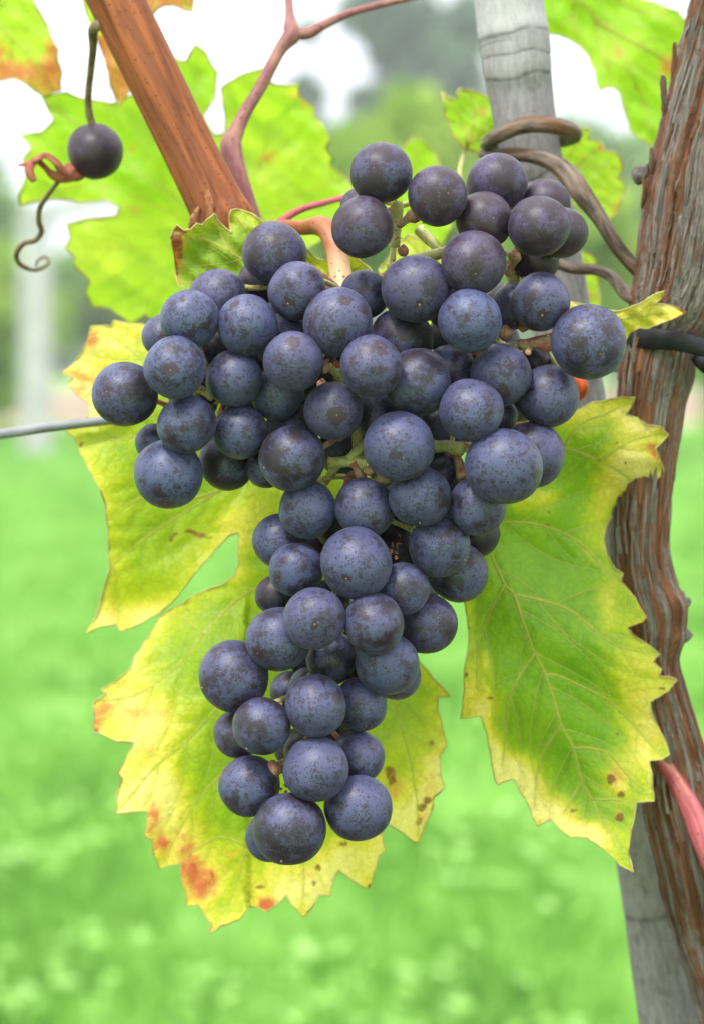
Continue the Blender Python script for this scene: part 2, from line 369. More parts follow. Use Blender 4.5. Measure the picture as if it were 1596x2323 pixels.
M = dict(
    grape=mat_grape(),
    leaf=mat_leaf('vine_leaf_front'),
    leaf_l=mat_leaf('vine_leaf_left', green=(0.150, 0.310, 0.012), red=(0.56, 0.085, 0.050)),
    leaf_b=mat_leaf('vine_leaf_backlit', green=(0.20, 0.46, 0.02), trans=0.58, red=(0.62, 0.20, 0.08), fine=0.4, stops=[(0.0, (0.20, 0.47, 0.015)), (0.34, (0.37, 0.64, 0.030)), (0.62, (0.58, 0.76, 0.075)), (0.85, (0.78, 0.80, 0.16)), (1.0, (0.88, 0.84, 0.30))]),
    vein=mat_simple('leaf_vein', (0.66, 0.68, 0.12), (0.76, 0.74, 0.20), 400, 0.5, 0.2, 0.1, 0.0002, trans=0.5),
    margin=mat_simple('leaf_margin', (0.50, 0.50, 0.12), (0.66, 0.55, 0.22), 130, 0.5, 0.3, 0.1, 0.0002, trans=0.2, c2=(0.32, 0.13, 0.04)),
    bark=mat_bark(), stake=mat_stake(),
    cane=mat_simple('cane_bark', (0.130, 0.036, 0.011), (0.33, 0.100, 0.024), 520, 0.6, 0.25, 0.35, 0.0005, stretch=0.07, c2=(0.22, 0.070, 0.026), dots=(700, (0.075, 0.030, 0.018))),
    peduncle=mat_simple('peduncle_skin', (0.30, 0.10, 0.035), (0.40, 0.155, 0.055), 300, 0.45, 0.4, 0.2, 0.0004, stretch=0.4, dots=(640, (0.14, 0.050, 0.018)), attrcol=(0.82, 0.60, 0.30)),
    stem=mat_simple('stalk_skin', (0.42, 0.42, 0.12), (0.66, 0.60, 0.27), 260, 0.5, 0.35, 0.3, 0.0004, dots=(800, (0.20, 0.085, 0.030))),
    stem_pink=mat_simple('pink_stalk_skin', (0.40, 0.10, 0.10), (0.62, 0.42, 0.24), 420, 0.5, 0.35, 0.3, 0.0004, dots=(1300, (0.12, 0.05, 0.03))),
    shoot=mat_simple('purple_shoot_skin', (0.24, 0.085, 0.10), (0.38, 0.20, 0.145), 330, 0.62, 0.25, 0.4, 0.0005, stretch=0.3, c2=(0.33, 0.16, 0.08), dots=(520, (0.13, 0.05, 0.045))),
    petiole=mat_simple('red_petiole_skin', (0.38, 0.050, 0.085), (0.56, 0.17, 0.18), 420, 0.6, 0.25, 0.4, 0.0004, stretch=0.10, c2=(0.55, 0.24, 0.16), dots=(700, (0.25, 0.05, 0.05))),
    tendril=mat_simple('woody_tendril_bark', (0.050, 0.033, 0.025), (0.25, 0.185, 0.145), 420, 0.62, 0.3, 0.5, 0.0006, stretch=0.22, c2=(0.19, 0.085, 0.035)),
    tendril_thin=mat_simple('dry_tendril_skin', (0.13, 0.085, 0.035), (0.24, 0.19, 0.09), 300, 0.6, 0.3, 0.2, 0.0003),
    shot=mat_simple('shot_berry_skin', (0.20, 0.085, 0.055), (0.42, 0.21, 0.13), 520, 0.6, 0.3, 0.6, 0.0006),
    scar=mat_simple('blossom_scar_cork', (0.09, 0.065, 0.04), (0.34, 0.27, 0.18), 900, 0.8, 0.2, 0.3, 0.0003),
    crumb=mat_simple('dried_flower_crumb', (0.20, 0.07, 0.03), (0.42, 0.19, 0.09), 700, 0.8, 0.2, 0.5, 0.0004),
    flap=mat_simple('withered_red_flap', (0.36, 0.07, 0.06), (0.55, 0.22, 0.12), 220, 0.6, 0.3, 0.3, 0.0005, trans=0.2),
    wire=mat_simple('galvanised_wire', (0.15, 0.16, 0.18), (0.28, 0.29, 0.31), 260, 0.42, 0.5, 0.2, 0.0003, stretch=0.3),
    black=mat_simple('black_rubber', (0.006, 0.006, 0.007), (0.018, 0.018, 0.020), 160, 0.55, 0.3, 0.2, 0.0004),
    orange=mat_simple('orange_plastic', (0.62, 0.090, 0.025), (0.70, 0.125, 0.035), 200, 0.35, 0.5, 0.05, 0.0003),
    blade=mat_blade(), ground=mat_ground(),
    soil=mat_simple('dry_soil', (0.32, 0.235, 0.150), (0.45, 0.35, 0.24), 1.5, 0.95, 0.1, 0.4, 0.03),
    soil_added=mat_simple('added_dark_soil', (0.055, 0.042, 0.032), (0.12, 0.090, 0.065), 14, 0.95, 0.1, 0.5, 0.02),
    post=mat_simple('concrete_post', (0.40, 0.39, 0.39), (0.55, 0.54, 0.54), 6, 0.85, 0.2, 0.3, 0.01),
    wood_far=mat_simple('far_trunk_bark', (0.075, 0.055, 0.040), (0.15, 0.12, 0.09), 12, 0.9, 0.1, 0.3, 0.01),
    far_dark=mat_simple('far_dark_foliage', (0.090, 0.180, 0.085), (0.170, 0.290, 0.130), 1.1, 0.7, 0.2, 0, 0.01, trans=0.25),
    far_mid=mat_simple('far_mid_foliage', (0.160, 0.330, 0.080), (0.320, 0.520, 0.130), 1.6, 0.7, 0.2, 0, 0.01, trans=0.3),
    far_vine=mat_simple('far_vine_foliage', (0.280, 0.480, 0.060), (0.500, 0.640, 0.110), 2.0, 0.7, 0.2, 0, 0.01, trans=0.4),
)

# ------------------------------------------------------------------ ground, meadow, soil strip
def sheet(name, x0, x1, y0, y1, z, nx, ny, mat, wav=0.0):
    xs = np.linspace(x0, x1, nx + 1); ys = np.linspace(y0, y1, ny + 1)
    X, Y = np.meshgrid(xs, ys); Z = np.full_like(X, z)
    if wav: Z = Z + wav * np.sin(X * 1.7 + 1) * np.cos(Y * 1.3)
    V = np.stack([X, Y, Z], -1).reshape(-1, 3)
    F = [(j * (nx + 1) + i, j * (nx + 1) + i + 1, (j + 1) * (nx + 1) + i + 1, (j + 1) * (nx + 1) + i) for j in range(ny) for i in range(nx)]
    return part(name, V, F, mat, origin=(0, 0, 0))
g = sheet('ground', -400, 400, -60, 600, 0.0, 20, 20, M['ground']); tag(g, kind='structure')
s_ = sheet('soil_strip', -40, 40, 30, 62, 0.006, 4, 4, M['soil']); tag(s_, kind='structure')

s_ = sheet('soil_strip', -14, 14, -1.0, 0.95, 0.005, 4, 4, M['soil_added'], 0.0); tag(s_, kind='structure')  # unseen dark ground added under the vine to cut green bounce from the grass
def meadow():
    n = 190000
    y = 1.0 + 27 * RNG.random(n) ** 1.9; hw = 0.9 + (y + 0.6) * 0.42
    x = (RNG.random(n) * 2 - 1) * hw
    # clumps: pull towards random tussock centres
    h = 0.030 + 0.040 * RNG.random(n); w = 0.0038 + 0.004 * RNG.random(n) + 0.0011 * y
    a = RNG.random(n) * 2 * np.pi; lean = 0.6 * h * RNG.random(n); la = RNG.random(n) * 2 * np.pi
    tone = np.empty(n)
    for i in range(n):
        tone[i] = noise.noise(Vector((x[i] * 3.0, y[i] * 1.6, 1.0))) * 0.55 + noise.noise(Vector((x[i] * 11, y[i] * 6.5, 7.0))) * 0.45
    tone = np.clip(0.50 + tone * 0.85 + (RNG.random(n) - 0.5) * 0.30, 0, 1)
    dx = np.cos(a) * w; dy = np.sin(a) * w
    V = np.empty((n, 3, 3)); V[:, 0] = np.stack([x - dx, y - dy, np.zeros(n)], -1); V[:, 1] = np.stack([x + dx, y + dy, np.zeros(n)], -1)
    V[:, 2] = np.stack([x + np.cos(la) * lean, y + np.sin(la) * lean, h], -1)
    F = np.arange(n * 3).reshape(n, 3)
    # broad clover leaves lying open to the sky
    m = 15000
    cy = 1.1 + 11 * RNG.random(m) ** 1.4; chw = 0.8 + (cy + 0.6) * 0.34; cx = (RNG.random(m) * 2 - 1) * chw
    keep = np.array([noise.noise(Vector((cx[i] * 2.3, cy[i] * 1.7, 22.0))) > 0.0 for i in range(m)]); cx, cy = cx[keep], cy[keep]; m = len(cx)
    r = 0.009 + 0.010 * RNG.random(m); z = 0.03 + 0.035 * RNG.random(m); ca = RNG.random(m) * 6.28
    tx = (RNG.random(m) - .5) * 0.9; ty = (RNG.random(m) - .5) * 0.9
    C = []
    for k in range(4):
        u = np.cos(ca + k * np.pi / 2) * r; v = np.sin(ca + k * np.pi / 2) * r
        C.append(np.stack([cx + u, cy + v, z + u * tx + v * ty], -1))
    V2 = np.stack(C, 1).reshape(-1, 3)
    q = np.arange(m * 4).reshape(m, 4); F2 = np.vstack([q[:, [0, 1, 2]], q[:, [0, 2, 3]]]) + n * 3
    t2 = np.repeat(np.clip(0.55 + 0.38 * RNG.random(m), 0, 1), 4)
    me = mesh_from('grass', np.vstack([V.reshape(-1, 3), V2]), np.vstack([F, F2]), M['blade'], {'tone': np.concatenate([np.repeat(tone, 3), t2])}, smooth=False)
    o = link_obj('grass', me, (0, 0, 0.0)); tag(o, 'bright green meadow grass and clover behind the vine', 'grass', kind='stuff')
meadow()

# ------------------------------------------------------------------ far trees, vines and posts
def leaf_cards(clumps, n, size, rng):
    """clumps: (x, y, z, rx, ry, rz); small bent leaf faces spread through them"""
    w = np.array([c[3] * c[4] * c[5] for c in clumps]) ** 0.66; w /= w.sum()
    idx = rng.choice(len(clumps), n, p=w); C = np.array(clumps)[idx]
    d = rng.normal(size=(n, 3)); d /= np.linalg.norm(d, axis=1)[:, None]
    r = rng.random(n) ** 0.45
    c = C[:, :3] + d * r[:, None] * C[:, 3:] * (0.85 + 0.35 * rng.random((n, 1)))
    a = rng.normal(size=(n, 3)); a /= np.linalg.norm(a, axis=1)[:, None]
    bb = np.cross(a, rng.normal(size=(n, 3))); bb /= np.linalg.norm(bb, axis=1)[:, None]
    s = size * (0.6 + 0.8 * rng.random((n, 1)))
    V = np.stack([c - a * s, c + bb * s * 0.6, c + a * s, c - bb * s * 0.6], 1).reshape(-1, 3)
    q = np.arange(n * 4).reshape(n, 4)
    return V, np.vstack([q[:, [0, 1, 2]], q[:, [0, 2, 3]]])
def far_tree(name, label, group, clumps_px, y, mat, n, size, base_px, cat='tree', trunk_r=0.12):
    rng = np.random.default_rng(int(abs(base_px)) + 3)
    cl = []
    for cx, cy, r in clumps_px:
        p = P(cx, cy, y); R = r * S(y); cl.append((p.x, p.y + rng.normal() * R * 0.5, p.z, R, R, R))
    b = P(base_px, 800, y); base = Vector((b.x, y, 0))
    t = empty(name, base); tag(t, label, cat, group)
    V, F = leaf_cards(cl, n, size, rng); part('crown', V, F, M[mat], t, smooth=False)
    top = np.mean([c[:3] for c in cl], axis=0)
    path = catmull([[base.x, y, -0.02], [base.x + (top[0] - base.x) * .2, y, top[2] * .45], [top[0], top[1], top[2]]], 8)
    geos = [tube(path, np.linspace(trunk_r, trunk_r * .4, 8), 7)]
    for c in cl[:6]:
        geos.append(tube(catmull([path[4], (path[4] + np.array(c[:3])) / 2 + [0, 0, .1], np.array(c[:3])], 6), np.linspace(trunk_r * .4, trunk_r * .1, 6), 5))
    V, F, T = join(geos); part('trunk', V, F, M['wood_far'], t, {'tc': T})
    return t
far_tree('far_tree', 'dark grey green tall tree far behind the bunch, left of the stake', 'trees beyond the meadow',
         [(650, 300, 60), (690, 350, 90), (870, 40, 80), (930, 90, 100), (1010, 160, 90), (850, 260, 70), (960, 250, 110), (720, 420, 110), (1060, 60, 70), (1060, 290, 90), (880, 400, 120), (690, 215, 45), (700, 70, 26), (790, 30, 34)], 62, 'far_dark', 9000, 0.24, 900)
far_tree('far_tree', 'green blurred tree in the gap between stake and vine trunk', 'trees beyond the meadow',
         [(1290, 320, 60), (1360, 360, 80), (1430, 400, 90), (1480, 470, 90), (1380, 500, 110), (1300, 460, 90), (1460, 620, 120), (1330, 640, 110), (1560, 560, 120)], 45, 'far_mid', 7000, 0.16, 1400)
far_tree('far_tree', 'pale green blurred tree at the left edge behind the white post', 'trees beyond the meadow',
         [(-40, 520, 110), (-120, 450, 130), (20, 640, 90), (-60, 740, 120), (-200, 640, 150)], 40, 'far_mid', 6000, 0.14, -60)
far_tree('far_tree', 'low dark bushy tree right of the white concrete post', 'trees beyond the meadow',
         [(190, 640, 70), (240, 700, 80), (150, 720, 60), (300, 650, 110), (400, 620, 120), (220, 590, 55)], 36, 'far_mid', 5000, 0.13, 260)
far_tree('far_tree', 'small yellowish tree behind the right edge of the vine trunk', 'trees beyond the meadow',
         [(1640, 760, 90), (1560, 740, 80), (1740, 720, 120), (1480, 760, 70)], 38, 'far_mid', 3500, 0.13, 1640)
# a row of trained vines across the meadow
rowx = [(-160, 520, 700), (0, 560, 640), (620, 250, 760), (790, 300, 560), (930, 205, 620), (1040, 280, 560), (1200, 330, 560), (1340, 420, 420), (1700, 640, 500)]
proto_labels = ['leafy trained vine at the far left edge of the meadow', 'low leafy vine just behind the white post',
    'tall bright green vine seen between cane and bunch top', 'bright vine row plant behind the purple shoot fork', 'yellow green vine above the topmost grape',
    'bright vine partly behind the small three toothed leaf', 'blurred vine hidden behind the grey stake', 'low blurred vine right of the grey stake', 'blurred vine beyond the right trunk']
for i, (cx, top, hh) in enumerate(rowx):
    far_tree('row_vine', proto_labels[i], 'vines in the far row', [(cx, top + 60, 75), (cx - 60, top + 150, 95), (cx + 60, top + 160, 95), (cx, top + 280, 110), (cx + 40, top + 60, 60)], (19 if i > 1 else 24) + (i % 3) * 0.7, 'far_vine', 2200, 0.085, cx, 'vine', 0.03)

def far_wood():
    rng = np.random.default_rng(77); cl = []
    for px in range(-1300, 2900, 110):
        top = 640 + 45 * math.sin(px / 210.0) + 25 * math.sin(px / 77.0); p = P(px, top, 95); q = S(95) * 75
        for k in range(3): cl.append((p.x, 95 + rng.normal() * 3, p.z * (1 - k * .33), q, q, q))
    V, F = leaf_cards(cl, 26000, 0.42, rng)
    tag(part('far_wood', V, F, M['far_mid'], None, smooth=False), 'far off strip of woodland along the horizon', 'woodland', kind='stuff')
far_wood()
def concrete_post(px, top, y, label, arm=True, hwpx=22):
    p = P(px, top, y); hw = hwpx * S(y)
    t = empty('vineyard_post', (p.x, y, 0)); tag(t, label, 'post', 'posts of the far row')
    def box(c, hx, hy, hz, rot=0.0):
        V = np.array([[sx * hx, sy * hy, sz * hz] for sx in (-1, 1) for sy in (-1, 1) for sz in (-1, 1)], float)
        R = np.array([[math.cos(rot), 0, -math.sin(rot)], [0, 1, 0], [math.sin(rot), 0, math.cos(rot)]])
        return V @ R.T + np.array(c), [(0, 1, 3, 2), (4, 6, 7, 5), (0, 4, 5, 1), (2, 3, 7, 6), (0, 2, 6, 4), (1, 5, 7, 3)]
    V, F = box((p.x, y, p.z / 2 - 0.05), hw, hw, p.z / 2 + 0.05); part('shaft', V, F, M['post'], t, smooth=False)
    if arm:
        a = P(px + 85, top - 8, y - .1); V, F = box(a, 105 * S(y), hw * 0.5, hw * .62, 0.22); part('cross_arm', V, F, M['post'], t, smooth=False)
    return t
concrete_post(80, 478, 21.0, 'white concrete post with slanting cross arm at the left edge', hwpx=33)
concrete_post(1120, 560, 24, 'white concrete post hidden behind the bunch and stake', arm=False)

# ------------------------------------------------------------------ thin autumn haze over the far ground
def haze():
    b = NB('haze_air'); v = b.n('ShaderNodeVolumePrincipled'); v.inputs['Color'].default_value = (0.93, 0.96, 1.0, 1); v.inputs['Density'].default_value = 0.0030
    b.t.links.new(v.outputs[0], b.out.inputs[1])
    x0, x1, y0, y1, z0, z1 = -420, 420, -65, 620, -1.0, 30.0
    V = [(x, y, z) for x in (x0, x1) for y in (y0, y1) for z in (z0, z1)]
    F = [(0, 1, 3, 2), (4, 6, 7, 5), (0, 4, 5, 1), (2, 3, 7, 6), (0, 2, 6, 4), (1, 5, 7, 3)]
    tag(part('haze', np.array(V, float), F, b.m, None, smooth=False), kind='stuff')
haze()

# ------------------------------------------------------------------ the grapevine
VINE = empty('grapevine', (P(1700, 2323, 0.07).x + 0.02, 0.07, 0)); tag(VINE, 'old grapevine with shaggy bark trunk, brown cane and yellowing leaves', 'grapevine')

def pn(x, y, z): return noise.noise(Vector((x, y, z)))
# trunk ---------------------------------------------------------------
TR = [(1800, -420, .050, 140), (1745, -160, .050, 134), (1700, 20, .051, 132), (1668, 133, .052, 128), (1648, 204, .052, 126), (1612, 336, .052, 124), (1594, 430, .052, 130), (1578, 510, .052, 122), (1556, 620, .052, 114), (1528, 700, .052, 104),
      (1502, 765, .052, 84), (1486, 846, .052, 83), (1473, 933, .052, 75), (1452, 1137, .052, 69), (1450, 1254, .052, 66), (1462, 1340, .052, 72), (1480, 1410, .052, 76), (1478, 1500, .052, 64), (1496, 1589, .052, 66), (1514, 1664, .052, 72),
      (1530, 1731, .054, 76), (1546, 1826, .056, 88), (1576, 1950, .058, 88), (1606, 2084, .065, 88), (1640, 2200, .066, 86), (1682, 2323, .067, 90)]
def trunk():
    r = catmull(TR, 760); nseg = 176
    path = np.array([P(a, b, c) for a, b, c, _ in r]); rad = np.array([q * S(c) for _, _, c, q in r])
    n_low = 120                                                     # and on down to the soil, below the picture
    foot = np.array([VINE.location.x, 0.07, -0.02]); low = catmull(np.vstack([path[-40], path[-1], (path[-1] * .5 + foot * .5) + [.006, .004, 0], foot]), 200)
    k = int(np.argmin(np.linalg.norm(low - path[-1], axis=1))) + 3
    low = low[k::2]
    path = np.vstack([path, low]); rad = np.concatenate([rad, np.linspace(rad[-1], rad[-1] * 1.7, len(low))])
    T = np.gradient(path, axis=0); T /= np.linalg.norm(T, axis=1)[:, None]
    L = np.concatenate([[0], np.cumsum(np.linalg.norm(np.diff(path, axis=0), axis=1))])
    N = np.cross(T[0], [0, 1.0, 0]); N /= np.linalg.norm(N)
    th = np.linspace(0, 2 * np.pi, nseg, endpoint=False); ct, st = np.cos(th), np.sin(th)
    V = []; TC = []; RG = []; RU = []
    for i in range(len(path)):
        N = N - T[i] * np.dot(N, T[i]); N /= np.linalg.norm(N); B = np.cross(T[i], N); s = L[i]
        rr = np.empty(nseg); rg = np.empty(nseg); ru = np.empty(nseg)
        for j in range(nseg):
            w = 0.05 * pn(ct[j] * .8, st[j] * .8, s * 14)
            a = th[j] + w
            ca, sa = math.cos(a), math.sin(a)
            l1 = 1 - abs(pn(ca * 4.2, sa * 4.2, s * 3)) * 3.4           # long plates between fissures
            l2 = 1 - abs(pn(ca * 17.0, sa * 17.0, s * 6 + 5)) * 2.6
            pl = pn(ca * 5, sa * 5, s * 60 + 9)                           # flaking steps across
            h = 0.55 * (1 - max(0, l1) ** 3) + 0.28 * (1 - max(0, l2) ** 3) + 0.17 * (1.0 if pl > 0.08 else 0.0)
            rg[j] = h; rr[j] = rad[i] * (0.86 + 0.17 * h) + 0.00045 * pn(ca * 22, sa * 22, s * 60) + 0.0003 * pn(ca * 40, sa * 40, s * 160)
            ru[j] = 0.40 + 0.35 * min(1, max(0, (s - 0.15) / .05)) * (s < .30) + 1.5 * pn(ca * 4.0 + 3, sa * 4.0, s * 3.5) - 0.25 * (pl > 0.08)
        V.append(path[i] + np.outer(ct * rr, N) + np.outer(st * rr, B))
        TC.append(np.stack([ct * rad[i], st * rad[i], np.full(nseg, s)], -1)); RG.append(rg); RU.append(ru)
    n = len(path); I, J = np.meshgrid(np.arange(n - 1), np.arange(nseg), indexing='ij'); J2 = (J + 1) % nseg
    F = np.stack([I * nseg + J, I * nseg + J2, (I + 1) * nseg + J2, (I + 1) * nseg + J], -1).reshape(-1, 4)
    V = np.vstack(V)
    kn = [(P(1530, 1372, .046), 0.0050, 0.0022), (P(1530, 1450, .046), 0.0034, 0.0012), (P(1590, 520, .049), 0.006, 0.0028), (P(1470, 1440, .054), 0.004, 0.0012)]
    ctr = np.repeat(path, nseg, axis=0)
    for c, rr_, am in kn:
        d = np.linalg.norm(V - np.array(c), axis=1); out = V - ctr; out /= np.linalg.norm(out, axis=1)[:, None]
        V += out * (am * np.exp(-(d / rr_) ** 2))[:, None]
    o = part('trunk', V, F, M['bark'], VINE, {'tc': np.vstack(TC), 'ridge': np.concatenate(RG), 'rust': np.concatenate(RU)})
    return o, path, rad, L
TRUNK, t_path, t_rad, t_L = trunk()
for rows_ in ([(1515, 1368, .050, 30), (1535, 1362, .049, 24), (1552, 1366, .0485, 15), (1566, 1362, .048, 5)], [(1520, 1452, .050, 24), (1540, 1448, .049, 17), (1556, 1440, .0485, 13), (1561, 1436, .048, 11)], [(1450, 398, .052, 22), (1462, 394, .050, 10), (1466, 372, .049, 4)]):
    V, F, T = px_tube(rows_, 26, 16, lambda th, s, r: np.array([0.0007 * noise.noise(Vector((math.cos(t) * 2.5, math.sin(t) * 2.5, s * 300))) for t in th]))
    part('spur', V, F, M['bark'], TRUNK, {'tc': T, 'ridge': np.full(len(V), 0.6), 'rust': np.full(len(V), 0.15)})

def ribbon_strip(rows, wid, th, mat, parent, name='bark_strip', curl=0.0, attrs_extra=None):
    """a thin bark shred: rows (px,py,y), width in photo units, real thickness"""
    r = catmull([(*q, 0) for q in rows], 14); pts = np.array([P(a, b, c) for a, b, c, _ in r])
    T = np.gradient(pts, axis=0); T /= np.linalg.norm(T, axis=1)[:, None]
    V = []; TC = []; n = len(pts); L = np.concatenate([[0], np.cumsum(np.linalg.norm(np.diff(pts, axis=0), axis=1))])
    sd_ = random.random() * 50
    for i in range(n):
        side = np.cross(T[i], [0, 1, 0]); side /= np.linalg.norm(side); out = np.cross(side, T[i])
        if out[1] > 0: out = -out
        w = wid * K * (0.35 + 0.65 * math.sin(math.pi * min(1, max(0.04, (i + .6) / n))) ** 0.5) * (1 + 0.45 * pn(sd_, i * .5, 0))
        j = 0.25 * min(wid, 8) * K * pn(sd_ + 9, i * .6, 3)
        for a, bb in ((-1, 0), (-.3, .5), (.4, .4), (1, 0)):
            V.append(pts[i] + side * (w * a * .5 + j) + out * (th + bb * curl))
        for a in (1, -1): V.append(pts[i] + side * (w * a * .5 + j) - out * th)
        TC += [(a * w + sd_, L[0] + sd_, L[i]) for a in (-.5, -.15, .2, .5, .5, -.5)]
    F = []
    for i in range(n - 1):
        for j in range(6):
            k = (j + 1) % 6; F.append((i * 6 + j, i * 6 + k, (i + 1) * 6 + k, (i + 1) * 6 + j))
    F += [tuple(range(6))[::-1], tuple((n - 1) * 6 + j for j in range(6))]
    V = np.array(V); m = len(V); ru = random.random()
    return part(name, V, F, mat, parent, {'tc': np.array(TC), 'ridge': np.full(m, 0.75), 'rust': np.full(m, ru)}, smooth=False)
def t_at(py):
    r = catmull(TR, 400); i = int(np.argmin(abs(r[:, 1] - py))); return r[i]
rs = random.Random(11)
strips = []
for i in range(230):
    py = rs.uniform(-80, 2300); ln = rs.uniform(40, 260); f = rs.uniform(-0.93, 0.93); rows = []
    for k in range(5):
        q = t_at(py + ln * (k / 4 - .5)); ff = f + 0.03 * math.sin(k + i)
        R = q[3] * S(q[2]); lift = (0.0001 + 0.0009 * (abs(k - 2) / 2) ** 2 * rs.random() ** 2)
        rows.append((q[0] + ff * q[3] * 0.97, q[1], q[2] - math.sqrt(max(0, 1 - ff * ff)) * R * 0.96 - lift))
    ribbon_strip(rows, rs.choice([3, 4, 5, 6, 8, 10, 14, 20]) * rs.uniform(.8, 1.3), 0.00016, M['bark'], TRUNK, curl=0.0005)
for rows, w in (([(1512, 330, .052), (1524, 240, .050), (1527, 160, .049), (1530, 95, .048)], 14), ([(1517, 300, .05), (1506, 230, .048), (1503, 170, .047)], 17),
                ([(1530, 180, .05), (1545, 110, .049), (1560, 60, .048), (1600, 10, .048)], 5), ([(1528, 120, .05), (1560, 50, .049), (1585, -20, .05)], 3),
                ([(1500, 620, .0455), (1522, 520, .044), (1540, 430, .0435), (1560, 330, .045)], 26), ([(1455, 470, .05), (1462, 430, .047), (1458, 400, .046)], 12),
                ([(1485, 420, .051), (1480, 380, .047), (1476, 335, .046)], 14)):
    ribbon_strip(rows, w, 0.00025, M['bark'], TRUNK, curl=0.0006)

# cane -----------------------------------------------------------------
def fibre(amp, k1, k2, seed):
    def f(th, s, r): return np.array([amp * (pn(math.cos(t) * k1 + seed, math.sin(t) * k1, s * k2) + 0.4 * pn(math.cos(t) * k1 * 3, math.sin(t) * k1 * 3 + seed, s * k2 * 2)) for t in th])
    return f
def cane_disp(th, s, r):
    return np.array([0.00045 * abs(math.sin(t * 4 + 0.3 * math.sin(s * 30))) + 0.0004 * pn(math.cos(t) * 3, math.sin(t) * 3, s * 12) for t in th])
rows = [(120, -330, .060, 58), (200, -130, .057, 59), (264, 0, .054, 60), (345, 165, .050, 59), (425, 330, .047, 58), (490, 462, .044, 62), (512, 512, .044, 72), (540, 580, .050, 60), (620, 690, .058, 50), (760, 800, .062, 46), (900, 880, .063, 44), (1100, 950, .062, 42), (1300, 1000, .060, 40), (1430, 1030, .058, 40)]
V, F, T = px_tube(rows, 220, 40, cane_disp)
CANE = part('cane', V, F, M['cane'], VINE, {'tc': T}); tag(CANE, 'thick orange brown ribbed cane slanting down from upper left')
for rr in ([(430, 560, .040), (436, 505, .037), (452, 470, .037)], [(470, 540, .037), (478, 480, .035), (470, 430, .036)]):
    ribbon_strip(rr, 16, 0.0003, M['crumb'], CANE, 'bark_flake', curl=0.0006)
# purple summer shoot and its fork
V, F, T = px_tube([(600, 560, .066, 16), (572, 480, .064, 16), (545, 400, .064, 18), (524, 335, .066, 25), (534, 302, .068, 19), (556, 255, .07, 15), (592, 195, .072, 14), (634, 115, .075, 14), (661, 80, .076, 20), (660, 62, .077, 17), (657, 30, .08, 10), (652, -40, .085, 9), (640, -160, .09, 9)], 90, 14)
sh = part('shoot', V, F, M['shoot'], VINE, {'tc': T}); tag(sh, 'purple pink side shoot rising to a fork right of the cane')
V, F, T = px_tube([(664, 76, .076, 13), (700, 74, .077, 14), (735, 55, .078, 11), (790, 30, .08, 9), (860, 10, .083, 8), (960, -12, .086, 7), (1080, -40, .09, 7)], 50, 12)
sh = part('shoot', V, F, M['shoot'], VINE, {'tc': T}); tag(sh, 'thin reddish branch running right from the fork')
V, F, T = px_tube([(600, 530, .06, 10), (640, 500, .062, 9), (680, 476, .064, 8), (740, 458, .065, 7), (800, 445, .066, 7), (860, 450, .068, 7)], 40, 10)
sh = part('petiole', V, F, M['petiole'], VINE, {'tc': T}); tag(sh, 'thin crimson leaf stalk behind the upper left grapes')
V, F, T = px_tube([(1420, 1600, .047, 12), (1470, 1680, .047, 13), (1510, 1735, .0465, 17), (1548, 1800, .0455, 22), (1575, 1855, .0445, 26), (1600, 1920, .043, 27), (1660, 2060, .045, 24), (1740, 2200, .055, 22)], 60, 18)
sh = part('petiole', V, F, M['petiole'], VINE, {'tc': T}); tag(sh, 'thick pink leaf stalk crossing the trunk at lower right')
# woody tendrils
V, F, T = px_tube([(1475, 640, .056, 18), (1440, 605, .055, 17), (1400, 560, .054, 16), (1355, 490, .054, 18), (1318, 440, .055, 23), (1296, 405, .057, 23), (1262, 372, .060, 19), (1215, 356, .063, 17), (1165, 350, .066, 16), (1118, 352, .073, 15), (1100, 345, .083, 15), (1130, 335, .093, 16), (1190, 325, .096, 16), (1250, 318, .095, 17), (1292, 312, .088, 18),
                   (1300, 300, .075, 19), (1272, 288, .066, 19), (1230, 281, .062, 19), (1180, 285, .061, 19), (1135, 303, .063, 18), (1106, 322, .070, 15), (1104, 328, .080, 12), (1135, 330, .089, 9)], 230, 20, fibre(0.0004, 2.0, 60, 3))
td = part('tendril', V, F, M['tendril'], VINE, {'tc': T}); tag(td, 'thick woody tendril wound twice round the grey stake')
V, F, T = px_tube([(1215, 585, .058, 12), (1260, 597, .062, 13), (1300, 608, .062, 13), (1352, 612, .060, 12), (1388, 628, .058, 13), (1410, 655, .056, 15), (1432, 672, .053, 18), (1462, 676, .050, 15), (1500, 690, .052, 10)], 80, 16, fibre(0.0003, 2, 60, 8))
td = part('tendril', V, F, M['tendril'], VINE, {'tc': T}); tag(td, 'short wavy woody tendril joining the trunk above the black tie')

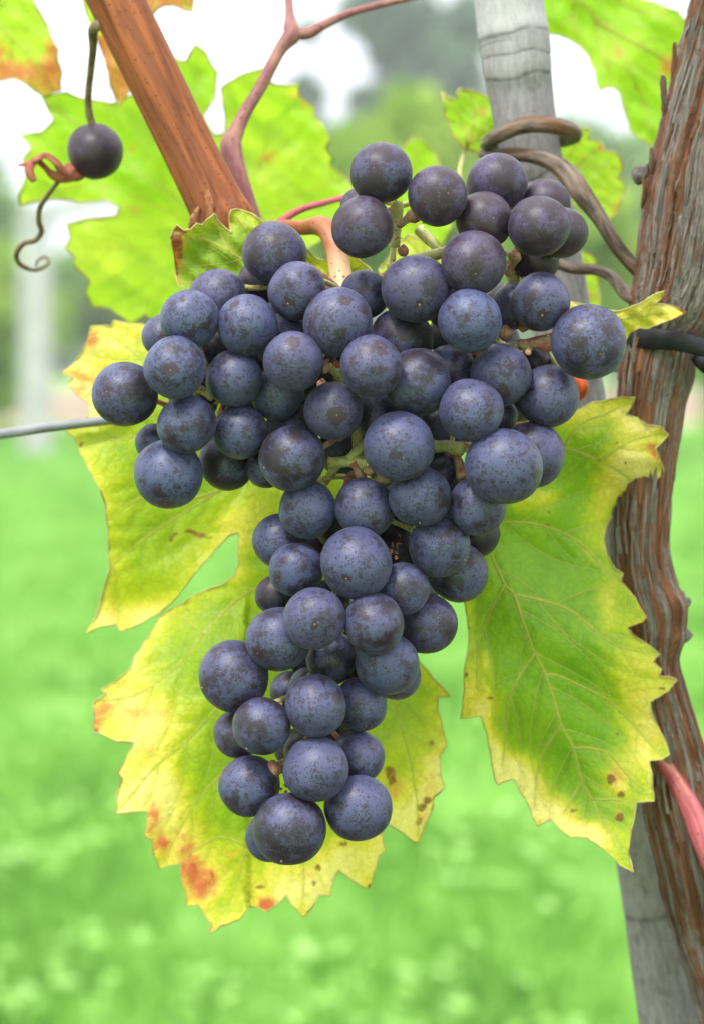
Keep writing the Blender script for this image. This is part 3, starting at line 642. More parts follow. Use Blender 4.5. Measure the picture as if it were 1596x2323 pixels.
# ------------------------------------------------------------------ leaves
def seg_dist(Q, paths):
    """distance of points Q (n,2) to polylines (sampled every photo unit)"""
    S_ = []
    for p in paths:
        p = np.asarray(p, float)
        for a, b in zip(p[:-1], p[1:]):
            k = max(1, int(np.hypot(*(b - a)) / 1.5)); t = np.arange(k)[:, None] / k; S_.append(a + (b - a) * t)
        S_.append(p[-1:])
    S_ = np.vstack(S_); kd = KDTree(len(S_))
    for i, (x, y) in enumerate(S_.tolist()): kd.insert((x, y, 0), i)
    kd.balance(); f = kd.find
    return np.array([f((x, y, 0))[2] for x, y in np.asarray(Q, float).tolist()])
class Mask:
    """quick inside test for an outline, and the cells veins already cross"""
    def __init__(s, poly):
        s.lo = poly.min(0) - 6; n = ((poly.max(0) - s.lo) / 3).astype(int) + 3; s.n = n
        X, Y = np.meshgrid(s.lo[0] + np.arange(n[0]) * 3, s.lo[1] + np.arange(n[1]) * 3, indexing='ij')
        s.m = inside_np(np.stack([X, Y], -1).reshape(-1, 2), poly).reshape(n[0], n[1]); s.used = {}
    def inside(s, q):
        i, j = int((q[0] - s.lo[0]) / 3 + .5), int((q[1] - s.lo[1]) / 3 + .5)
        return 0 <= i < s.n[0] and 0 <= j < s.n[1] and s.m[i, j]
    def mark(s, path, who):
        for a, b in zip(path[:-1], path[1:]):
            k = max(1, int(np.hypot(*(np.asarray(b) - a)) / 4))
            for t in range(k + 1):
                q = np.asarray(a) + (np.asarray(b) - a) * t / k; s.used.setdefault((int(q[0] // 9), int(q[1] // 9)), who)
    def taken(s, q, who): w = s.used.get((int(q[0] // 9), int(q[1] // 9))); return w is not None and w != who
def inside(pt, poly):
    x, y = pt; c = False; j = len(poly) - 1
    for i in range(len(poly)):
        xi, yi = poly[i]; xj, yj = poly[j]
        if (yi > y) != (yj > y) and x < (xj - xi) * (y - yi) / (yj - yi) + xi: c = not c
        j = i
    return c
def inside_np(Q, poly):
    c = np.zeros(len(Q), bool); x, y = Q[:, 0], Q[:, 1]; j = len(poly) - 1
    for i in range(len(poly)):
        xi, yi = poly[i]; xj, yj = poly[j]
        if yi != yj:
            m = ((yi > y) != (yj > y)) & (x < (xj - xi) * (y - yi) / (yj - yi) + xi); c ^= m
        j = i
    return c
def side_veins(main, gap, ang, mask, rs, maxlen=400, who=0, curve=0.25):
    """herringbone laterals off a main vein, each running on to the margin"""
    p = np.asarray(main, float); seg = np.linalg.norm(np.diff(p, axis=0), axis=1); L = np.concatenate([[0], np.cumsum(seg)])
    out = []; s = gap * 0.5; side = 1
    while s < L[-1] - gap * 0.4:
        i = min(len(seg) - 1, np.searchsorted(L, s) - 1); f = (s - L[i]) / seg[i]
        q = p[i] + f * (p[i + 1] - p[i]); d = math.atan2(*(p[i + 1] - p[i])[::-1])
        a = d + side * ang * rs.uniform(.85, 1.15); path = [q.copy()]; st = 8.0
        for k in range(int(maxlen / st)):
            a -= side * curve * st / 120 + rs.uniform(-.03, .03)
            q2 = path[-1] + st * np.array([math.cos(a), math.sin(a)])
            if not mask.inside(q2): break
            if k > 2 and mask.taken(q2, who): path.append(q2); break
            path.append(q2)
        if len(path) > 3: out.append(np.array(path)); mask.mark(out[-1], (who, s))
        side = -side; s += gap * 0.5 * rs.uniform(.8, 1.2)
    return out
def build_leaf(label, outline, depth, mains, mat, spacing=8, gap=70, base_age=0.2, edge_age=0.35, edge_w=40,
               age_b=(), red_b=(), brown_b=(), bulge=0.0006, vr=3.2, tertiary=True, seed=1, jag=1.5, rimr=0.00022, petiole=None):
    rs = random.Random(seed); poly0 = np.array(outline, float)
    bnd = []
    for a, b in zip(poly0, np.roll(poly0, -1, axis=0)):
        d = np.linalg.norm(b - a); k = max(1, int(round(d / spacing))); nrm = np.array([-(b - a)[1], (b - a)[0]]) / (d + 1e-9)
        bow = rs.uniform(-.03, .05) * d
        for i in range(k):
            t = i / k; bnd.append(a + t * (b - a) + nrm * (bow * 4 * t * (1 - t) + (rs.uniform(-1, 1) * jag * .5 if i else 0)))
    bnd = np.array(bnd); lo, hi = bnd.min(0), bnd.max(0)
    xs = np.arange(lo[0], hi[0], spacing); ys = np.arange(lo[1], hi[1], spacing * .866)
    G = np.array([(x + (spacing / 2 if j % 2 else 0), y) for j, y in enumerate(ys) for x in xs])
    G = G[inside_np(G, bnd)]; cl = [np.vstack([bnd, bnd[:1]])]
    G = G[seg_dist(G, cl) > spacing * .55]; G += (np.array([[rs.random(), rs.random()] for _ in range(len(G))]) - .5) * spacing * .25
    nb = len(bnd); pts = [Vector(p) for p in np.vstack([bnd, G])]
    r = delaunay_2d_cdt(pts, [], [list(range(nb))], 1, 1e-4)
    Q = np.array([tuple(v) for v in r[0]]); F = [tuple(f) for f in r[2]]
    mains = [np.asarray(catmull([(*p, 0, 0) for p in m], max(6, len(m) * 5))[:, :2]) for m in mains]
    sec = []
    mk = Mask(bnd)
    for i, m in enumerate(mains): mk.mark(m, i)
    for i, m in enumerate(mains): sec += side_veins(m, gap, 0.80, mk, rs, who=i)
    ter = []
    if tertiary:
        for i, m in enumerate(mains + sec): ter += side_veins(m, gap * .42, 1.15, mk, rs, maxlen=90, who=100 + i, curve=0.1)
    dm = seg_dist(Q, mains); ds = seg_dist(Q, sec) if sec else np.full(len(Q), 1e3); de = seg_dist(Q, cl)
    dv = np.minimum(dm, ds); dt = seg_dist(Q, ter) if ter else dv
    dep = depth(Q[:, 0], Q[:, 1])
    puff = -bulge * (1 - np.exp(-(dv / 13.0) ** 2)) - bulge * 0.35 * (1 - np.exp(-(dt / 8.0) ** 2))
    V = PA(Q[:, 0], Q[:, 1], dep + puff)
    def blobs(lst):
        s = np.zeros(len(Q))
        for x, y, rx, ry, am in lst: s += (1.1 if lst is age_b else 1.0) * am * np.exp(-(((Q[:, 0] - x) / rx) ** 2 + ((Q[:, 1] - y) / ry) ** 2))
        return s
    age = base_age + edge_age * np.exp(-de / edge_w) - 0.10 * np.exp(-dv / 10) + blobs(age_b)
    # pale band beside the veins is absent here: fresh green lingers along them
    attrs = {'age': age, 'redness': np.clip(blobs(red_b), 0, 1.2), 'brown': np.clip(blobs(brown_b), 0, 1.2), 'vein': np.exp(-(dm / 3.5) ** 2) * 0.9 + 0.3 * np.exp(-(ds / 2.5) ** 2)}
    leaf = part('leaf', V, F, mat, VINE, attrs); tag(leaf, label)
    def vein_geo(m, r0, r1, ns=6, off=0.00010):
        m = np.asarray(m); d = depth(m[:, 0], m[:, 1]); pth = PA(m[:, 0], m[:, 1], d - off)
        return tube(pth, np.linspace(r0, r1, len(m)) * K, ns)
    for m in mains:
        v, f, t = vein_geo(m, vr, vr * .35); part('vein', v, f, M['vein'], leaf, {'tc': t})
    if sec:
        v, f, t = join([vein_geo(m, vr * .40, vr * .14, 5) for m in sec]); tag(part('side_veins', v, f, M['vein'], leaf, {'tc': t}), kind='stuff')
    if ter:
        v, f, t = join([vein_geo(m, vr * .15, vr * .06, 4, 0.00001) for m in ter]); tag(part('veinlets', v, f, M['vein'], leaf, {'tc': t}), kind='stuff')
    d = depth(bnd[:, 0], bnd[:, 1]) - bulge * 0.9; pth = PA(bnd[:, 0], bnd[:, 1], d); pth = np.vstack([pth, pth[:1]])
    v, f, t = tube(pth, rimr, 5); part('leaf_margin', v, f, M['margin'], leaf, {'tc': t})
    if petiole:
        v, f, t = px_tube(petiole, 40, 10); part('petiole', v, f, M['petiole' if tertiary else 'stem'], leaf, {'tc': t})
    return leaf

def wave(base, gx=0.0, gy=0.0, cx=0, cy=0, amp=0.003, seed=0, wl=260):
    def f(X, Y):
        X = np.asarray(X, float); Y = np.asarray(Y, float)
        z = base + gx * (X - cx) + gy * (Y - cy)
        z = z + amp * np.sin(X / wl * 2.1 + seed) * np.cos(Y / wl * 1.7 + seed * 2.3) + amp * .4 * np.sin((X + Y) / wl * 4.3 + seed) + amp * .22 * np.sin((X - 1.4 * Y) / wl * 9.1 + seed * 3)
        return z
    return f

# right leaf ------------------------------------------------------------
G_OUT = [(1240, 945), (1292, 938), (1343, 912), (1374, 907), (1410, 901), (1439, 901), (1430, 923), (1419, 940), (1445, 948), (1465, 963), (1496, 968), (1515, 986), (1496, 1007), (1486, 1017), (1493, 1035), (1504, 1065), (1506, 1101), (1510, 1143), (1490, 1141), (1465, 1139), (1425, 1147), (1389, 1167), (1376, 1188), (1369, 1218), (1376, 1259), (1394, 1290), (1412, 1301), (1407, 1320), (1440, 1356), (1467, 1400), (1455, 1412), (1422, 1423), (1444, 1448), (1474, 1466), (1495, 1484), (1482, 1502), (1499, 1518), (1494, 1533), (1517, 1535), (1535, 1543), (1515, 1568), (1474, 1593), (1486, 1639), (1507, 1681), (1517, 1712), (1499, 1724), (1472, 1727), (1478, 1756), (1480, 1793), (1483, 1818), (1442, 1821), (1436, 1864), (1430, 1889), (1424, 1930), (1436, 1979), (1407, 1964), (1382, 1939), (1357, 1918), (1332, 1901), (1307, 1899), (1295, 1901), (1274, 1885), (1247, 1858), (1236, 1864), (1218, 1874), (1207, 1855), (1195, 1822), (1178, 1797), (1164, 1768), (1145, 1772), (1129, 1781), (1120, 1764), (1114, 1731), (1107, 1689), (1101, 1656), (1089, 1624), (1070, 1627), (1045, 1631), (1049, 1589), (1052, 1539), (1057, 1493), (1061, 1418), (1053, 1364), (1048, 1300), (1050, 1200), (1070, 1100), (1110, 1010), (1180, 960)]
G_MAIN = [[(1085, 1185), (1109, 1249), (1144, 1325), (1165, 1350), (1186, 1410), (1211, 1481), (1236, 1531), (1253, 1581), (1272, 1643), (1299, 1697), (1320, 1772), (1345, 1818), (1365, 1868), (1390, 1901), (1430, 1972)],
          [(1165, 1348), (1221, 1361), (1282, 1380), (1315, 1402), (1349, 1431), (1382, 1456), (1430, 1475), (1480, 1482)],
          [(1144, 1327), (1114, 1381), (1090, 1435), (1082, 1481), (1080, 1564)],
          [(1236, 1531), (1257, 1531), (1303, 1550), (1365, 1581), (1415, 1622), (1449, 1660), (1490, 1706)],
          [(1211, 1483), (1185, 1520), (1161, 1564), (1149, 1606), (1145, 1664), (1138, 1740)],
          [(1272, 1645), (1248, 1680), (1228, 1714), (1216, 1764), (1212, 1830)],
          [(1299, 1697), (1336, 1697), (1382, 1712), (1420, 1756), (1470, 1800)],
          [(1320, 1773), (1295, 1810), (1278, 1845)],
          [(1342, 1814), (1400, 1815), (1435, 1822)],
          [(1085, 1185), (1134, 1183), (1211, 1188), (1272, 1208), (1323, 1239), (1360, 1280), (1400, 1318)],
          [(1085, 1185), (1150, 1090), (1210, 1040), (1277, 1017), (1358, 1045), (1420, 1081), (1460, 1110), (1505, 1136)],
          [(1277, 1017), (1313, 963), (1370, 940), (1425, 912)],
          [(1358, 1045), (1410, 1010), (1460, 990), (1508, 987)]]
def g_depth(X, Y):
    X = np.asarray(X, float); Y = np.asarray(Y, float)
    mid = np.interp(Y, [1180, 1350, 1530, 1700, 1972], [1085, 1165, 1236, 1299, 1430])
    z = 0.033 + 0.000022 * np.abs(X - mid) ** 1.0 + np.where(Y > 1700, -0.000016 * (Y - 1700), 0) + 0.006 * np.exp(-((Y - 1230) / 170.0) ** 2) * np.clip((X - 1150) / 200, 0, 1.5)
    return z + 0.0022 * np.sin(Y / 85 + X / 200) + 0.0012 * np.sin(Y / 37 - X / 60) - 0.004 * np.exp(-(((X - 1420) / 90) ** 2 + ((Y - 1040) / 70) ** 2))
build_leaf('large green and yellow leaf with toothed edge right of the bunch', G_OUT, g_depth, G_MAIN, M['leaf'], spacing=7, gap=104, base_age=0.24, edge_age=0.38, edge_w=36, vr=3.0, seed=4,
           age_b=[(1460, 965, 50, 30, .5), (1420, 1050, 55, 55, .75), (1460, 1100, 45, 50, .6), (1400, 930, 45, 22, .35), (1340, 950, 60, 40, .25), (1235, 1125, 45, 30, .42), (1185, 1140, 40, 30, .2), (1370, 1120, 30, 60, .35),
                  (1375, 1370, 25, 60, .35), (1440, 1580, 60, 70, .42), (1420, 1500, 50, 40, .25), (1460, 1680, 40, 60, .40), (1400, 1740, 60, 50, .28), (1095, 1590, 40, 60, .42), (1120, 1700, 25, 40, .40), (1150, 1740, 60, 40, .62), (1195, 1790, 50, 40, .6), (1250, 1840, 60, 28, .60), (1310, 1880, 60, 22, .62), (1360, 1905, 40, 25, .4),
                  (1400, 1790, 30, 30, .35), (1300, 1500, 60, 60, -.05), (1330, 1200, 30, 80, .18), (1105, 1500, 25, 30, .25)],
           red_b=[(1483, 1017, 22, 18, .8), (1495, 1035, 14, 14, .6), (1363, 1380, 14, 26, .35), (1465, 1400, 5, 6, .9), (1494, 1484, 5, 6, .9), (1512, 1534, 14, 6, .9), (1508, 1143, 6, 6, .9), (1514, 986, 5, 5, .8), (1047, 1625, 8, 8, .6), (1395, 1760, 22, 20, .45), (1400, 1850, 18, 18, .45)],
           brown_b=[(1110, 1583, 16, 7, .8), (1400, 1665, 9, 8, .85), (1418, 1681, 6, 6, .8), (1385, 1764, 15, 11, .75), (1408, 1802, 12, 10, 1.1), (1405, 1856, 14, 13, 1.15), (1382, 1775, 8, 12, .7), (1240, 1193, 9, 6, 1.0), (1245, 1163, 6, 9, .6), (1056, 1533, 7, 14, .8), (1066, 1428, 7, 9, .8), (1300, 1839, 18, 8, .6), (1265, 1815, 8, 18, .5), (1161, 1700, 8, 7, .6), (1270, 995, 5, 5, .5), (1400, 1005, 6, 5, .7), (1417, 1050, 5, 6, .8),
                    (1205, 1360, 5, 4, .0), (1480, 1812, 6, 8, .9), (1500, 1562, 14, 5, .7), (1525, 1550, 8, 5, .8), (1134, 1775, 10, 8, .5), (1180, 1785, 9, 8, .7), (1210, 1810, 16, 14, .45), (1225, 1862, 12, 8, .5), (1330, 1890, 10, 5, .6), (1335, 1855, 20, 10, .3), (1310, 1445, 8, 10, .35), (1160, 1250, 4, 4, .8), (1050, 1600, 5, 10, .8), (1345, 1310, 12, 8, .25)],
           petiole=[(1085, 1185, .0335, 9), (1060, 1130, .04, 9), (1080, 1050, .05, 9), (1200, 1010, .055, 9), (1350, 1010, .057, 9), (1440, 1030, .057, 9)])

# left leaf --------------------------------------------------------------
F_OUT = [(350, 745), (322, 734), (285, 732), (259, 727), (252, 739), (206, 741), (201, 767), (187, 799), (164, 828), (140, 844), (164, 856), (154, 872), (173, 893), (196, 912), (206, 935), (182, 958), (145, 972), (171, 996), (178, 1019), (194, 1047), (210, 1080), (229, 1113), (241, 1150), (245, 1192), (247, 1253), (248, 1295), (238, 1332), (224, 1388), (194, 1439), (229, 1421), (264, 1416), (271, 1433), (304, 1421), (332, 1407), (360, 1391), (391, 1366), (409, 1345), (425, 1323), (453, 1286), (491, 1243), (519, 1215), (540, 1208), (542, 1229), (540, 1257), (542, 1281), (535, 1304), (509, 1325), (472, 1337), (439, 1351), (411, 1372), (385, 1386), (362, 1402), (345, 1433), (307, 1489), (296, 1516), (263, 1544), (229, 1563), (240, 1574), (213, 1593), (216, 1630), (213, 1660), (243, 1671), (268, 1683), (304, 1685), (290, 1715), (268, 1754), (278, 1767), (265, 1803), (263, 1846), (301, 1842), (334, 1843), (329, 1897), (345, 1905), (348, 1936), (362, 1972), (384, 1963), (409, 1960), (412, 1997), (420, 2019), (423, 2055), (450, 2053), (467, 2079), (479, 2096), (472, 2119), (500, 2101), (544, 2085), (566, 2057), (583, 2057), (606, 2068), (633, 2049), (649, 2030), (666, 2057), (688, 2082), (710, 2057), (724, 2030), (750, 2034), (754, 1997), (768, 1974), (793, 1994), (836, 2016), (848, 1980), (859, 1941), (872, 1930), (867, 1892), (845, 1860), (838, 1820), (850, 1810), (868, 1850), (881, 1870), (909, 1886), (947, 1914), (964, 1870), (980, 1836), (983, 1809), (1008, 1787), (997, 1754), (997, 1715), (1012, 1693), (1003, 1654), (992, 1610), (992, 1582), (1020, 1580), (986, 1544), (947, 1497), (900, 1440), (870, 1300), (850, 1100), (780, 1000), (640, 930), (500, 880), (400, 800)]
F_J = (770, 1230)
F_MAIN = [[F_J, (700, 1120), (620, 1075), (560, 1085), (509, 1108), (430, 1155), (350, 1206), (300, 1245), (255, 1287), (215, 1400)],
          [F_J, (670, 1270), (580, 1332), (528, 1370), (463, 1440), (423, 1489), (373, 1538), (300, 1580), (225, 1590)],
          [F_J, (700, 1340), (600, 1480), (540, 1560), (489, 1610), (423, 1682), (356, 1737), (310, 1790), (270, 1838)],
          [F_J, (710, 1440), (610, 1640), (540, 1720), (494, 1765), (450, 1814), (395, 1903), (370, 1960)],
          [F_J, (730, 1500), (640, 1700), (590, 1830), (561, 1919), (544, 1980), (522, 2046), (480, 2110)],
          [F_J, (780, 1450), (740, 1700), (700, 1850), (690, 1960), (688, 2070)],
          [F_J, (840, 1400), (885, 1560), (914, 1665), (931, 1731), (945, 1820), (948, 1900)],
          [(509, 1108), (430, 1130), (370, 1110), (300, 1140), (246, 1180)],
          [(620, 1075), (500, 1010), (380, 1000), (280, 990), (190, 1010)],
          [(500, 1010), (420, 900), (340, 830), (250, 760)],
          [(561, 1919), (500, 1900), (440, 1930), (415, 1950)],
          [(463, 1440), (410, 1400), (375, 1405)]]
def f_depth(X, Y):
    X = np.asarray(X, float); Y = np.asarray(Y, float)
    z = 0.050 - 0.000010 * (Y - 1250) + 0.000012 * np.abs(X - 620)
    z = z + np.where(Y > 1860, 0.000015 * (Y - 1860), 0) + 0.006 * np.exp(-((Y - 1390) / 70.0) ** 2) * (X < 640)
    z = z + np.clip((Y - 1330) / 80, -1, 1) * -0.003 * (X < 560)
    return z + 0.0030 * np.sin(X / 95 + Y / 130) + 0.0014 * np.sin(X / 40 - Y / 55)
build_leaf('broad yellow green leaf with reddened lobes left of and below the bunch', F_OUT, f_depth, F_MAIN, M['leaf_l'], spacing=8, gap=90, base_age=0.37, edge_age=0.36, edge_w=42, vr=2.3, seed=9,
           age_b=[(240, 780, 70, 50, .40), (190, 860, 50, 60, .45), (230, 930, 60, 40, .25), (330, 800, 60, 50, .1), (240, 1400, 40, 40, .30), (330, 1390, 60, 30, .25), (540, 1180, 80, 60, .22), (620, 1100, 60, 40, .2), (280, 1600, 80, 60, .42), (350, 1650, 70, 60, .45), (330, 1790, 60, 70, .52), (380, 1800, 50, 90, .35), (300, 1830, 50, 30, .3), (420, 1900, 60, 60, .3),
                  (480, 1980, 60, 80, .30), (600, 1960, 90, 60, .22), (640, 2020, 60, 40, .3), (700, 2020, 60, 50, .35), (790, 1950, 70, 60, .50), (950, 1830, 40, 60, .50), (910, 1860, 40, 40, .4), (990, 1760, 30, 60, .35), (930, 1700, 60, 80, .12), (300, 1500, 40, 50, .25), (420, 1620, 60, 60, .12), (520, 1480, 90, 120, -.10), (520, 1800, 70, 90, -.10), (420, 1120, 90, 90, -.06), (940, 1570, 50, 60, -.12)],
           red_b=[(200, 775, 28, 22, .75), (228, 755, 35, 18, .35), (168, 850, 36, 24, .60), (185, 905, 25, 25, .5), (225, 855, 30, 40, .35), (222, 1640, 20, 28, .85), (232, 1600, 20, 18, .6), (300, 1615, 50, 18, .5), (380, 1615, 45, 18, .4), (318, 1700, 30, 25, .5), (345, 1850, 20, 40, .65), (365, 1920, 22, 32, .75), (430, 1960, 30, 55, .75), (465, 2005, 38, 45, .85), (420, 1905, 35, 25, .35), (606, 2052, 24, 16, 1.3), (520, 1940, 24, 22, .35), (690, 1990, 25, 20, .3),
                  (890, 1780, 22, 30, .6), (960, 1870, 25, 30, .45), (975, 1790, 20, 40, .4), (210, 735, 12, 12, .6), (430, 1215, 45, 12, .25), (475, 2108, 10, 10, .6)],
           brown_b=[(218, 1655, 10, 16, .7), (592, 2012, 20, 9, .7), (720, 1968, 10, 13, .9), (712, 2003, 8, 9, .9), (778, 1915, 18, 8, .9), (795, 1965, 14, 14, .6), (826, 1936, 8, 8, .7), (888, 1770, 14, 22, 1.0), (880, 1745, 14, 10, .7), (955, 1832, 14, 10, 1.0), (968, 1815, 14, 12, .9), (945, 1868, 30, 16, .6), (930, 1808, 5, 8, .7), (978, 1690, 10, 20, .8), (998, 1655, 7, 20, .7), (982, 1615, 8, 12, .6), (1005, 1740, 8, 26, .7),
                    (425, 1384, 22, 9, .6), (408, 1425, 14, 8, .5), (430, 1745, 8, 7, .6), (485, 1930, 10, 9, .4), (480, 1990, 9, 18, .55), (700, 1710, 6, 5, .3), (932, 1732, 5, 5, .9), (225, 795, 10, 10, .4), (185, 1010, 6, 14, .8), (150, 972, 8, 5, .8), (196, 1050, 5, 14, .6), (245, 1190, 4, 30, .5), (263, 1846, 6, 6, .8), (212, 1595, 6, 10, .9), (836, 2012, 6, 6, .9), (947, 1912, 6, 9, 1.0), (688, 2078, 5, 7, .8), (660, 2040, 6, 6, .5),
                    (388, 1222, 10, 9, .85), (400, 1210, 14, 5, .8), (430, 1206, 14, 5, 1.0), (455, 1215, 18, 8, 1.0), (480, 1222, 14, 5, .8), (381, 1250, 5, 14, .55), (374, 1278, 5, 12, .55), (372, 1302, 6, 8, .7), (385, 1312, 9, 4, .5)],
           petiole=[(770, 1230, .050, 10), (760, 1130, .056, 10), (740, 1000, .06, 10), (730, 880, .062, 10), (740, 790, .06, 10)])

# the big backlit leaf behind the cane ------------------------------------------
A_OUT = [(97, 219), (153, 209), (189, 224), (255, 235), (300, 215), (345, 170), (382, 117), (408, 138), (423, 138), (443, 99), (469, 122), (492, 163), (489, 219), (461, 260), (479, 296), (489, 306), (510, 301), (508, 245), (502, 199), (550, 168), (601, 153), (617, 189), (678, 191), (679, 219), (714, 245), (712, 262), (734, 285), (749, 316), (738, 335), (754, 357), (748, 372), (785, 403), (800, 430), (775, 459), (790, 500), (740, 540), (640, 600), (520, 680), (420, 740), (360, 745), (330, 712), (300, 735), (250, 700), (210, 695), (194, 663), (204, 637), (168, 601), (170, 585), (148, 561), (160, 540), (153, 510), (200, 497), (265, 490), (272, 470), (240, 452), (180, 458), (120, 450), (46, 466), (44, 445), (60, 400), (52, 360), (71, 336), (48, 306), (95, 300), (122, 270)]
A_MAIN = [[(520, 560), (400, 450), (300, 380), (200, 300), (110, 235)], [(520, 560), (360, 470), (220, 420), (60, 450)], [(520, 560), (380, 560), (260, 560), (160, 560)], [(520, 560), (470, 400), (455, 250), (443, 110)], [(520, 560), (580, 400), (610, 280), (605, 165)], [(520, 560), (640, 460), (780, 405)], [(520, 560), (400, 640), (300, 700)]]
build_leaf('big backlit light green leaf behind the cane and lone grape', A_OUT, wave(0.135, 0.00003, 0.00002, 420, 420, .006, 1.3, 200), A_MAIN, M['leaf_b'], spacing=11, gap=90, base_age=0.40, edge_age=0.12, edge_w=30, vr=1.0, seed=21, tertiary=False, bulge=.0008, rimr=.0003,
           age_b=[(560, 360, 120, 80, .16), (250, 560, 100, 80, .18), (330, 420, 60, 60, -.1), (440, 200, 60, 60, -.2), (150, 260, 60, 40, -.12), (610, 420, 60, 60, .14)],
           red_b=[(300, 337, 11, 11, .8), (605, 358, 16, 16, .75), (305, 480, 14, 14, .7), (150, 430, 14, 12, .6), (160, 610, 14, 12, .6), (668, 215, 14, 16, .7), (695, 240, 14, 12, .7), (620, 300, 8, 8, .3), (135, 262, 12, 12, .4)])
# red-edged leaf at top left
B_OUT = [(-120, -120), (30, -110), (60, -30), (76, 0), (107, 56), (118, 85), (132, 112), (130, 135), (140, 163), (136, 185), (138, 204), (97, 219), (80, 205), (66, 194), (48, 182), (31, 176), (0, 182), (-60, 190), (-130, 150), (-160, 40)]
build_leaf('green leaf with orange red rim at the top left corner', B_OUT, wave(0.12, 0, 0, 0, 0, .004, 2.2, 120), [[(-100, -60), (-20, 40), (60, 120), (120, 195)], [(-100, -60), (20, -30), (60, -20)], [(-100, -60), (-80, 60), (-60, 160)]], M['leaf_b'], spacing=10, gap=80, base_age=0.46, edge_age=.1, vr=3, seed=31, tertiary=False, rimr=.0003,
           age_b=[(20, 60, 50, 80, .12)], red_b=[(120, 180, 40, 50, .95), (125, 110, 22, 40, .8), (40, 165, 60, 28, .85), (-10, 175, 60, 28, .8), (0, 120, 30, 30, .4)])
B2 = [(175, -90), (187, -10), (200, 40), (222, 85), (232, 115), (240, 143), (250, 194), (262, 222), (270, 240), (285, 220), (296, 204), (312, 170), (322, 120), (312, 60), (290, -10), (270, -90)]
build_leaf('small orange and green leaf tucked behind the top of the cane', B2, wave(0.115, 0, 0, 0, 0, .003, 4.2, 90), [[(230, -80), (250, 60), (268, 225)], [(250, 60), (215, 50)], [(255, 110), (300, 90)]], M['leaf_b'], spacing=9, gap=70, base_age=0.5, edge_age=.1, vr=2.5, seed=33, tertiary=False, rimr=.0003, red_b=[(268, 190, 50, 80, 1.1), (280, 100, 50, 60, 1.0), (230, 120, 18, 40, .7)])
B3 = [(325, -80), (326, 0), (332, 24), (341, 36), (356, 20), (377, 10), (394, 10), (408, 15), (420, 22), (436, 25), (438, 0), (445, -80)]
build_leaf('tip of an orange leaf at the top edge right of the cane', B3, wave(0.10, 0, 0, 0, 0, .002, 5.2, 90), [[(380, -70), (385, 5)], [(380, -40), (345, 25)], [(380, -40), (432, 15)]], M['leaf_b'], spacing=9, gap=60, base_age=0.6, edge_age=.1, vr=2.5, seed=34, tertiary=False, rimr=.0003, red_b=[(380, -20, 90, 80, 1.1)])
# top right
C_OUT = [(1210, -140), (1222, -40), (1231, 20), (1241, 76), (1262, 78), (1290, 88), (1318, 107), (1336, 130), (1348, 158), (1352, 182), (1360, 204), (1378, 196), (1394, 199), (1406, 212), (1412, 240), (1420, 265), (1428, 290), (1445, 312), (1462, 318), (1481, 331), (1500, 330), (1540, 300), (1600, 220), (1640, 120), (1600, 55), (1547, 41), (1537, 25), (1486, 5), (1430, -10), (1380, -60), (1320, -150)]
build_leaf('large light green leaf with scalloped edge at top right', C_OUT, wave(0.17, 0, 0, 0, 0, .006, 3.2, 170), [[(1240, -130), (1300, -20), (1390, 90), (1450, 210), (1482, 325)], [(1240, -130), (1400, 0), (1560, 60)], [(1300, -20), (1300, 50), (1310, 95)], [(1360, 50), (1480, 120), (1580, 170)], [(1345, 35), (1370, 130), (1385, 190)]], M['leaf_b'], spacing=11, gap=100, base_age=0.36, edge_age=0.06, edge_w=20, vr=4.5, seed=41, tertiary=False, bulge=.001, rimr=.0003,
           age_b=[(1420, 130, 60, 60, .12), (1250, 30, 30, 40, -.1)], red_b=[(1402, 118, 12, 12, .6), (1515, 150, 20, 26, .95), (1500, 25, 14, 10, .5)])
D1 = [(1001, 209), (1016, 221), (1037, 224), (1035, 208), (1042, 201), (1068, 204), (1090, 212), (1109, 219), (1150, 215), (1170, 250), (1160, 300), (1120, 330), (1085, 345), (1063, 338), (1052, 336), (1027, 306), (1018, 285), (1007, 260)]
build_leaf('small three toothed green leaf left of the stake top', D1, wave(0.105, 0, 0, 0, 0, .003, 1.7, 90), [[(1057, 334), (1050, 280), (1012, 218)], [(1057, 334), (1075, 270), (1065, 210)], [(1057, 334), (1120, 280), (1160, 260)]], M['leaf_b'], spacing=8, gap=50, base_age=0.38, edge_age=.1, vr=2.6, seed=51, tertiary=False, rimr=.0003, red_b=[(1090, 250, 12, 12, .85), (1068, 315, 10, 8, .5)],
           petiole=[(1057, 334, .105, 5), (1048, 360, .104, 5), (1042, 400, .10, 5), (1060, 460, .095, 5), (1120, 520, .09, 5)])
D2 = [(1215, 345), (1262, 335), (1290, 315), (1296, 300), (1307, 288), (1320, 290), (1334, 290), (1337, 303), (1332, 316), (1350, 318), (1366, 326), (1368, 341), (1390, 343), (1405, 354), (1413, 377), (1407, 392), (1399, 403), (1412, 412), (1417, 426), (1408, 455), (1398, 484), (1385, 496), (1369, 502), (1335, 480), (1300, 465), (1240, 440)]
build_leaf('scalloped light green leaf right of the wound tendril', D2, wave(0.13, 0, 0, 0, 0, .003, 2.7, 90), [[(1225, 400), (1300, 380), (1412, 378)], [(1225, 400), (1290, 350), (1328, 296)], [(1225, 400), (1310, 430), (1400, 470)], [(1300, 380), (1360, 335)]], M['leaf_b'], spacing=8, gap=50, base_age=0.42, edge_age=.14, vr=2.6, seed=53, tertiary=False, rimr=.0003, age_b=[(1360, 440, 50, 50, .15)], red_b=[(1362, 334, 12, 10, .9), (1330, 292, 10, 8, .6), (1398, 480, 10, 20, .6), (1412, 380, 8, 14, .5), (1318, 355, 10, 10, .5)])
